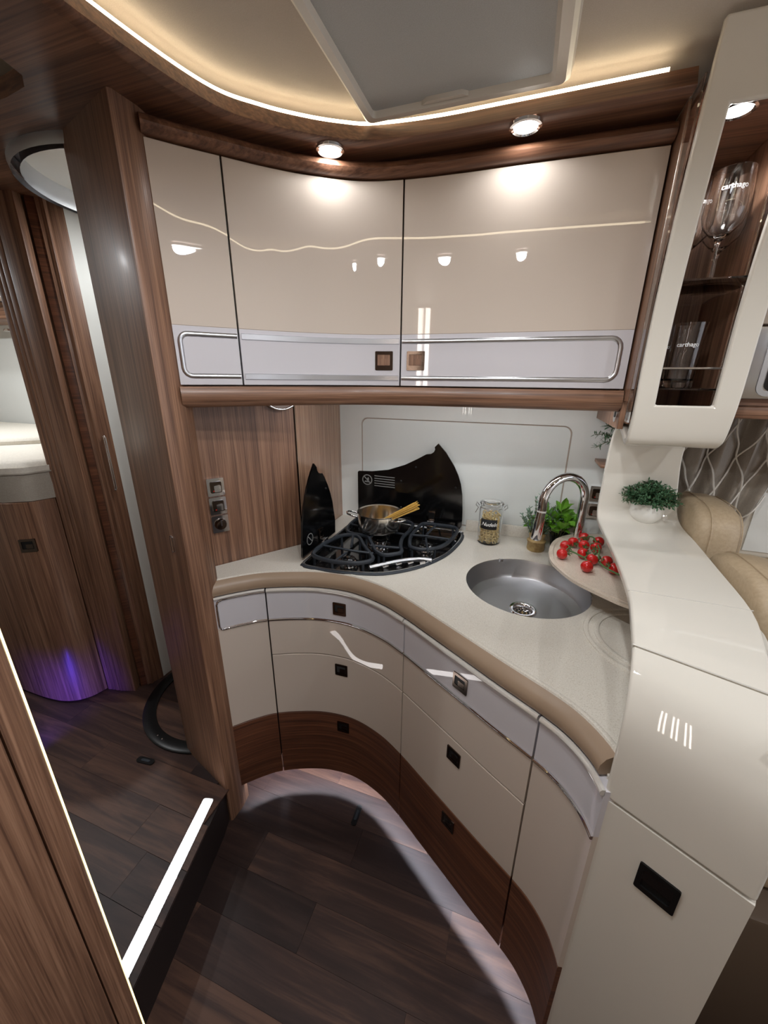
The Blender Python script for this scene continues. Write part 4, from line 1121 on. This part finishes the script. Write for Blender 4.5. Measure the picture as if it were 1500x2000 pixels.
# display cabinet carcass: wooden left side, back, top, acrylic side
slab('wood_side', [(.2275, 1.132), (.2275, YW-.01), (.240, YW-.01), (.240, 1.132)], [], 1.336, ZS, 'wood_v', cl)
slab('wood_side_front', [(.2275, 1.075), (.2275, 1.132), (.236, 1.132), (.236, 1.075)], [], 1.405, ZS, 'wood_v', cl)
plate('acrylic_side', [(1.044, 1.36), (1.074, 1.36), (1.074, ZS), (1.006, ZS), (1.020, 1.86), (1.038, 1.74), (1.046, 1.60)], (.2285, 0, 0), (0, 1, 0), (0, 0, 1), (1, 0, 0), .004, 'glass', cl)
box('cabinet_back', .240, .425, 1.40, 1.412, 1.345, ZC-.002, 'wood_v', cl)
box('cabinet_floor', .240, .425, 1.09, 1.40, 1.352, 1.362, 'wood_x', cl)
box('cabinet_top', .240, .425, 1.02, 1.40, 1.940, 1.950, 'wood_soffit_shade', cl)
box('wood_right', .428, .436, 1.19, 1.412, 1.345, ZC-.002, 'wood_v', cl)
box('right_pane', .429, .433, 1.065, 1.188, 1.36, 1.935, 'glass', cl)
sh1 = box('glass_shelf', .243, .424, 1.075, 1.395, 1.432, 1.436, 'glass', cl, .001)
sh2 = box('glass_shelf', .243, .424, 1.075, 1.395, 1.648, 1.652, 'glass', cl, .001)
for z in (1.478,):
    tube('gallery_rail', [(.245, 1.085, z), (.422, 1.085, z)], .0028, 'chrome', cl, 8)
    for x in (.256, .412): tube('rail_post', [(x, 1.085, z-.044), (x, 1.085, z)], .0028, 'chrome', cl, 8)
downlight(.315, 1.10, 1.939, 4.0, 'bright round downlight inside the glazed display cabinet', r=.030, group='display cabinet downlight')
# chrome socket on the wooden end
ce = thing('hook_plate', (.2275, 1.175, 1.365), 'small oval chrome fitting on the walnut end panel', 'fitting')
plate('oval_plate', [(.017*math.cos(2*pi*i/24), .022*math.sin(2*pi*i/24)) for i in range(24)], (.2275, 1.165, 1.372), (0, 1, 0), (0, 0, 1), (-1, 0, 0), .004, 'chrome', ce)
plate('slot', rrect(-.008, .008, -.010, .010, .004, 3), (.2235, 1.165, 1.372), (0, 1, 0), (0, 0, 1), (-1, 0, 0), .001, 'black', ce)

# glasses
def wine_glass(x, y, z, label, txt=True):
    g = thing('wine_glass', (x, y, z), label, 'wine glass', 'wine glasses in the display cabinet')
    pr = [(0, 0), (.034, 0), (.034, .0012), (.012, .004), (.0045, .010), (.0038, .030), (.0036, .072), (.006, .082), (.018, .092), (.033, .108), (.0395, .130), (.0395, .150), (.0368, .185), (.035, .205),
          (.0338, .205), (.0356, .185), (.0382, .150), (.0382, .130), (.032, .110), (.017, .0945), (.004, .088), (0, .088)]
    lathe('glass_body', pr, (x, y, z), 'glass', g, 32)
    if txt:
        a = math.atan2(-y, -x)+.18
        text_on_cyl('lettering', 'carthago', .013, (x, y), .0388, z+.168, a, 'glass_print', g)
    return g
def tumbler(x, y, z, label, txt=True):
    g = thing('tumbler', (x, y, z), label, 'tumbler', 'tumblers in the display cabinet')
    lathe('glass_body', [(0, 0), (.027, 0), (.029, .003), (.0325, .138), (.0312, .138), (.0278, .020), (.024, .016), (0, .016)], (x, y, z), 'glass', g, 32)
    if txt:
        text_on_cyl('lettering', 'carthago', .0125, (x, y), .0326, z+.092, math.atan2(-y, -x)+.1, 'glass_print', g)
    return g
wine_glass(.352, 1.155, 1.6525, 'front wine glass on the upper glass shelf by the spotlight')
wine_glass(.315, 1.225, 1.6525, 'second wine glass behind the front one on the upper shelf')
wine_glass(.385, 1.250, 1.6525, 'wine glass at the back right of the upper glass shelf', False)
wine_glass(.315, 1.325, 1.6525, 'rearmost wine glass at the back left of the upper shelf', False)
tumbler(.338, 1.148, 1.4365, 'front tumbler on the lower glass shelf of the display cabinet')
tumbler(.300, 1.215, 1.4365, 'second tumbler behind the front one on the lower shelf')
tumbler(.365, 1.270, 1.4365, 'rear tumbler on the lower glass shelf', False)

# ------------------------------------------------------------------ living area seen past the column
lc = thing('lounge_cupboard', (.8, 1.3, 1.41), 'wall cupboard of the lounge with a grey band and black glass', 'cupboard')
box('carcass', .438, 1.6, 1.13, YW-.001, 1.40, ZS, 'wood_x', lc)
box('door', .440, 1.59, 1.112, 1.13, 1.566, 1.93, 'beige', lc, .003)
box('door_band', .440, 1.59, 1.112, 1.13, 1.415, 1.562, 'alu', lc, .003)
plate('black_window', rrect(.487, 1.10, 1.432, 1.552, .014, 4), (0, 1.112, 0), (1, 0, 0), (0, 0, 1), (0, -1, 0), .0015, 'blackglass', lc)
plate('window_trim', rrect(.474, 1.112, 1.421, 1.562, .02, 5), (0, 1.112, 0), (1, 0, 0), (0, 0, 1), (0, -1, 0), .004, 'steel', lc, holes=[rrect(.484, 1.102, 1.430, 1.554, .014, 5)])
box('pelmet', .438, 1.6, 1.105, YW-.001, 1.372, 1.399, 'wood_x', lc, .006)
lathe('ceiling_lamp', [(0, 0), (.045, 0), (.048, .004), (.045, .008), (0, .008)], (.60, 1.30, 1.3635), 'black', lc, 24)
# curtain with stitched diamond cords
ct = thing('curtain', (.58, 1.43, .95), 'grey satin curtain with pale diamond cords beside the window', 'curtain')
bm = bmesh.new(); NX, NZ = 48, 26; grid = {}
def cur(u, v):
    x0, x1 = .465, .735-.10*v*v*(1 if v > 0 else 0)
    x = x0+(x1-x0)*u
    fold = .014*math.sin(u*2*pi*4+v*.5)+.006*math.sin(u*2*pi*7+v*3)
    return Vector((x, 1.425+fold, 1.368-.46*v))
for i in range(NX+1):
    for j in range(NZ+1): grid[i, j] = bm.verts.new(cur(i/NX, j/NZ))
for i in range(NX):
    for j in range(NZ): bm.faces.new((grid[i, j], grid[i+1, j], grid[i+1, j+1], grid[i, j+1]))
co_ = fin(bm, 'cloth', 'curtain', ct, 60)
sm = co_.modifiers.new('thick', 'SOLIDIFY'); sm.thickness = .0025
for k in range(-3, 6):
    for s in (1, -1):
        pts = []
        for i in range(40):
            v = .02+.96*i/39; u = k*.27+.135+s*(v*.62) if s > 0 else k*.27+.135+.62-v*.62
            if 0.01 <= u <= .99: pts.append(cur(u, v)+Vector((.0015*math.sin(40*v), -.010-.002*math.sin(33*v), 0)))
        if len(pts) > 6: tube('cord', pts, .0026, 'cord', ct, 5)
wd = struct(box('window_1', .68, 1.7, 1.435, YW, .93, 1.36, 'hatch', None, .01), 'pale window frame with closed white blind', 'window')
box('blind', .70, 1.68, 1.430, 1.436, .95, 1.34, 'wallwhite', wd)

# bench seats behind the column
def seat_pad(name, y0, y1, zt, parent):
    """backrest pad with rounded top, leaning on the partition, facing +x"""
    bm = bmesh.new(); n = 14; prof = []
    for i in range(n+1):
        a = pi*i/n; prof.append(((y0+y1)/2-(y1-y0)/2*math.copysign(abs(math.cos(a))**.55, math.cos(a)), zt-.11+.11*abs(math.sin(a))**.7))
    prof = [(y0, .86)]+prof+[(y1, .86)]
    xs = [(.452, .90), (.462, .97), (.480, 1.0), (.515, 1.0), (.540, .97), (.552, .90)]
    cy, czz = (y0+y1)/2, .98
    ringsv = [[bm.verts.new((x, cy+(y-cy)*s, czz+(z-czz)*s)) for (y, z) in prof] for x, s in xs]
    m = len(prof)
    for A, B in zip(ringsv, ringsv[1:]):
        for k in range(m): bm.faces.new((A[k], A[(k+1) % m], B[(k+1) % m], B[k]))
    bm.faces.new(ringsv[0]); bm.faces.new(ringsv[-1])
    o = fin(bm, name, 'leather', parent, 50)
    tube('piping', [(.480, cy+(y-cy)*1.004, czz+(z-czz)*1.006) for (y, z) in prof[1:-1]], .0022, 'leather', o, 6)
    tube('seam', [(.545, cy+(y-cy)*.97, czz+(z-czz)*.97) for (y, z) in prof[1:-1]], .0014, 'leather', o, 5)
    return o
bench = thing('bench_seat', (.75, 1.0, 0), 'tan leather bench with two rounded backrests behind the column', 'bench')
seat_pad('headrest', 1.12, 1.385, 1.150, bench)
seat_pad('headrest', .79, 1.065, 1.095, bench)
box('backrest', .452, .545, .74, 1.385, .45, .95, 'leather', bench, .02, 3)
box('seat_cushion', .50, 1.05, .76, 1.385, .42, .54, 'leather', bench, .03, 3)
box('base', .455, 1.0, .70, 1.385, 0.001, .42, 'seatbase', bench, .01)

# ------------------------------------------------------------------ step light, floor slots
def strip(a, b, wd_, z0, z1, name, mat, parent, r=.006):
    a, b = Vector(a), Vector(b); d = (b-a); L = d.length; d.normalize(); n = Vector((-d.y, d.x))
    return plate(name, rrect(0, L, -wd_/2, wd_/2, r, 3), (a.x, a.y, z0), (d.x, d.y, 0), (n.x, n.y, 0), (0, 0, 1), z1-z0, mat, parent)
sl = thing('step_light', (-.74, .48, PLAT), 'bright white light bar set along the step edge', 'light strip')
strip((-.8215, .662), (-.640, -.02), .031, PLAT+.0006, PLAT+.003, 'diffuser', 'stepled', sl)
strip((-.8222, .665), (-.640, -.02), .035, PLAT+.0002, PLAT+.0018, 'housing', 'alu', sl, .007)
for (c_, d_, z, lab) in (((-1.130, .694), (.99, .12), PLAT, 'short black floor catch on the raised step floor'), ((-.389, .866), (.03, -1), 0.0, 'slim black floor catch below the drawers')):
    L_ = .034 if z else .035
    wdt = .011 if z else .0095
    f_ = thing('floor_catch', (c_[0], c_[1], z), lab, 'floor catch')
    dd_ = Vector(d_).normalized(); nn_ = Vector((-dd_.y, dd_.x))
    plate('body', rrect(-L_, L_, -wdt, wdt, wdt*.9, 4), (c_[0], c_[1], z+.0004), (dd_.x, dd_.y, 0), (nn_.x, nn_.y, 0), (0, 0, 1), .004, 'black', f_)
    plate('grip', rrect(-L_*.5, L_*.5, -wdt*.4, wdt*.4, wdt*.35, 3), (c_[0], c_[1], z+.0040), (dd_.x, dd_.y, 0), (nn_.x, nn_.y, 0), (0, 0, 1), .0012, 'iron', f_)

# ------------------------------------------------------------------ wardrobe in the near left foreground
fw_ = thing('near_wardrobe', (-.75, 0, 0), 'walnut wardrobe close on the left with a glowing edge line', 'wardrobe')
ex, ey = -.5, .203
cor_poly = [(ex, .1705), (ex+.0008, .180), (ex-.001, .190), (ex-.006, .198), (ex-.016, .203), (ex-.032, .2045), (ex-.032, .1705)]
slab('rounded_edge', [(x, y) for x, y in cor_poly], [], PLAT+.001, ZS-.002, 'wood_v', fw_, 60)
box('side_panel', -.9, ex, -.60, .1685, PLAT+.001, ZS-.002, 'wood_v', fw_, .001)
tube('light_line', [(ex-.0175, .2048, PLAT+.01), (ex-.0175, .2044, ZS-.01)], .0014, 'edge_led', fw_, 8)
box('end_panel', -.9, ex-.036, .1685, .200, PLAT+.001, ZS-.002, 'wood_v', fw_)

# ------------------------------------------------------------------ shower behind the post
sr = thing('round_shower', (SC[0], SC[1], PLAT), 'round shower cabin with a black curved floor track', 'shower')
lathe('floor_track', [(.252, .001), (.252, .007), (.258, .010), (.294, .010), (.300, .006), (.300, .001)], (SC[0], SC[1], PLAT), 'black', sr, 64)
lathe('curved_wall', [(.318, .001), (.318, ZC-PLAT-.002), (.332, ZC-PLAT-.002), (.332, .001)], (SC[0], SC[1], PLAT), 'wallwhite', sr, 40, 40, math.radians(25), math.radians(183))
lathe('top_track', [(.270, -.052), (.264, -.030), (.264, .004), (.292, .004), (.292, -.036), (.288, -.052)], (SC[0], SC[1], 1.982), 'alu', sr, 64)
lathe('shower_ceiling', [(0, .004), (.268, .004), (.268, .008), (0, .008)], (SC[0], SC[1], 1.976), 'hatch', sr, 48)
for (dx_, dz_) in ((0, 0), (.004, .0)):
    pass
downlight(SC[0]+.05, SC[1]+.12, 1.975, 8.0, 'added unseen lamp in the white shower ceiling', r=.024, group='added shower lamp')  # hidden lamp added to brighten the inside of the shower top
an = math.radians(180)
q = (SC[0]+.322*math.cos(an), SC[1]+.322*math.sin(an))
tube('door_handle', [(-1.418, 1.005, 1.045), (-1.414, 1.005, 1.05), (-1.414, 1.005, 1.24), (-1.418, 1.005, 1.245)], .005, 'chrome', sr, 8)
for k in range(2):
    a = math.radians(255+6*k); lathe('track_screw', [(0, .012), (.0022, .0115), (.003, .0102)], (SC[0]+.276*math.cos(a), SC[1]+.276*math.sin(a), PLAT), 'chrome', sr, 10)

# jambs of the bedroom sliding door
jb_ = struct(thing('door_1', (-1.5, .92, PLAT), 'stacked walnut sliding door and jamb at the bedroom entrance', 'door'), None, None)
def vboard(name, a, b, th, z0, z1, mat, parent, bev=.002):
    a, b = Vector(a), Vector(b); m_ = (a+b)/2; L = (b-a).length; d = (b-a).normalized(); n = Vector((-d.y, d.x))
    c_ = m_+n*th/2
    return obox(name, c_, d, L/2, th/2, z0, z1, mat, parent, bev)
vboard('slat', (-1.578, .894), (-1.562, .900), .10, PLAT, 1.985, 'wood_v', jb_)
vboard('slat', (-1.559, .898), (-1.545, .903), .10, PLAT, 1.985, 'wood_v', jb_)
vboard('slat', (-1.542, .901), (-1.524, .907), .10, PLAT, 1.985, 'wood_v', jb_)
vboard('door_leaf', (-1.521, .905), (-1.457, .926), .03, PLAT, 1.985, 'wood_v', jb_)
vboard('backing', (-1.575, .93), (-1.425, .985), .02, PLAT, 1.985, 'wood_v', jb_)
vboard('recess', (-1.459, .955), (-1.434, .985), .02, PLAT, 1.985, 'wood_base', jb_)
vboard('jamb', (-1.440, .972), (-1.4135, 1.034), .02, PLAT, 1.985, 'wood_v', jb_)

# bedroom: bed on a curved base
bed_curve = Curve2([(-3.3, .770), (-2.4, .766), (-1.9, .764), (-1.73, .770), (-1.645, .792), (-1.597, .835), (-1.578, .892)])
bb = thing('curved_cupboard', (-2.2, 1.1, PLAT), 'curved walnut cupboard below the bed with a small chrome latch', 'cupboard')
panel('door', bed_curve, bed_curve.near((-2.4, .766)), bed_curve.L, PLAT+.008, 1.028, .02, 'wood_v', bb)
sweep('plinth', bed_curve, bed_curve.near((-2.4, .766)), bed_curve.L-.003, [(.012, PLAT), (.012, PLAT+.008), (.03, PLAT+.008), (.03, PLAT)], 'black', bb)
slab('body', [(-3.3, .795), (-1.9, .795), (-1.70, .81), (-1.60, .90), (-1.60, YW-.01), (-3.3, YW-.01)], [], PLAT+.02, 1.026, 'wood_v', bb)
lsx = bed_curve.near((-1.633, .800))
latch(bb, bed_curve, lsx, .868, size=.05)
bd_ = thing('bed_mattress', (-2.4, 1.1, 1.03), 'white mattress with a grey fabric side in the bedroom', 'bed')
mo = [(-3.3, .77), (-1.80, .768), (-1.67, .785), (-1.60, .83), (-1.575, .90), (-1.565, 1.0), (-1.565, YW-.02), (-3.3, YW-.02)]
def rounded_slab(name, poly, z0, z1, mat, parent, r=.02):
    bm = bmesh.new(); L_ = []
    for d, z in ((0, z0), (-.002, (z0+z1)/2), (0, z1-r), (r*.3, z1-r*.3), (r, z1)):
        L_.append([bm.verts.new((x, y, z)) for x, y in shrink(poly, d)])
    for A, B in zip(L_, L_[1:]):
        for i in range(len(A)): bm.faces.new((A[i], A[(i+1) % len(A)], B[(i+1) % len(A)], B[i]))
    tri_fill(bm, [L_[-1]]); tri_fill(bm, [L_[0]])
    return fin(bm, name, mat, parent, 60)
rounded_slab('side_cover', mo, 1.030, 1.128, 'skirt', bd_, .004)
rounded_slab('mattress', shrink(mo, -.004), 1.129, 1.172, 'mattress', bd_, .03)
tube('piping', [(x, y, 1.129) for x, y in shrink(mo, -.005)], .003, 'skirt', bd_, 6, True)
rounded_slab('topper', [(-3.3, 1.02), (-2.05, 1.00), (-1.95, 1.10), (-1.95, YW-.03), (-3.3, YW-.03)], 1.173, 1.20, 'mattress', bd_, .025)
bs_ = thing('bedroom_shelf', (-2.7, 1.4, 1.68), 'walnut shelf board on the bedroom wall above the mattress', 'shelf')
box('board', -3.5, -2.0, 1.30, YW-.001, 1.695, 1.765, 'wood_x', bs_, .004)
bc_ = thing('bedroom_cupboard', (-2.7, 1.4, 1.77), 'beige gloss cupboard above the bed', 'cupboard')
box('body', -3.5, -2.0, 1.22, YW-.001, 1.768, 1.99, 'beige', bc_, .004)
bl_ = thing('reading_lamp', (-2.36, 1.36, 1.65), 'small chrome reading lamp below the bedroom shelf', 'lamp')
tube('arm', [(-2.36, 1.38, 1.694), (-2.36, 1.38, 1.670), (-2.36, 1.34, 1.66)], .005, 'chrome', bl_, 8)
lathe('head', [(0, .012), (.016, .010), (.022, 0), (.018, 0), (0, .004)], (-2.36, 1.335, 1.648), 'chrome', bl_, 18)
# blue night light at the foot of the bed base
nl = thing('night_light', (-1.52, .48, PLAT), 'blue night light at floor level near the curved cupboard', 'light')
box('body', -1.56, -1.48, .455, .475, PLAT+.001, PLAT+.07, 'black', nl, .003)
box('lens', -1.545, -1.495, .475, .478, PLAT+.02, PLAT+.055, 'blueled', nl)
ld = bpy.data.lights.new('bulb', 'SPOT'); ld.energy = 9.0; ld.color = (.10, .05, 1.0); ld.spot_size = math.radians(75); ld.spot_blend = 1.0; ld.shadow_soft_size = .015
lo = bpy.data.objects.new('bulb', ld); COL.objects.link(lo); lo.parent = nl; lo.location = (0, .004, .038)
lo.rotation_euler = Vector((-.15, .30, 0.0)).to_track_quat('-Z', 'Y').to_euler()
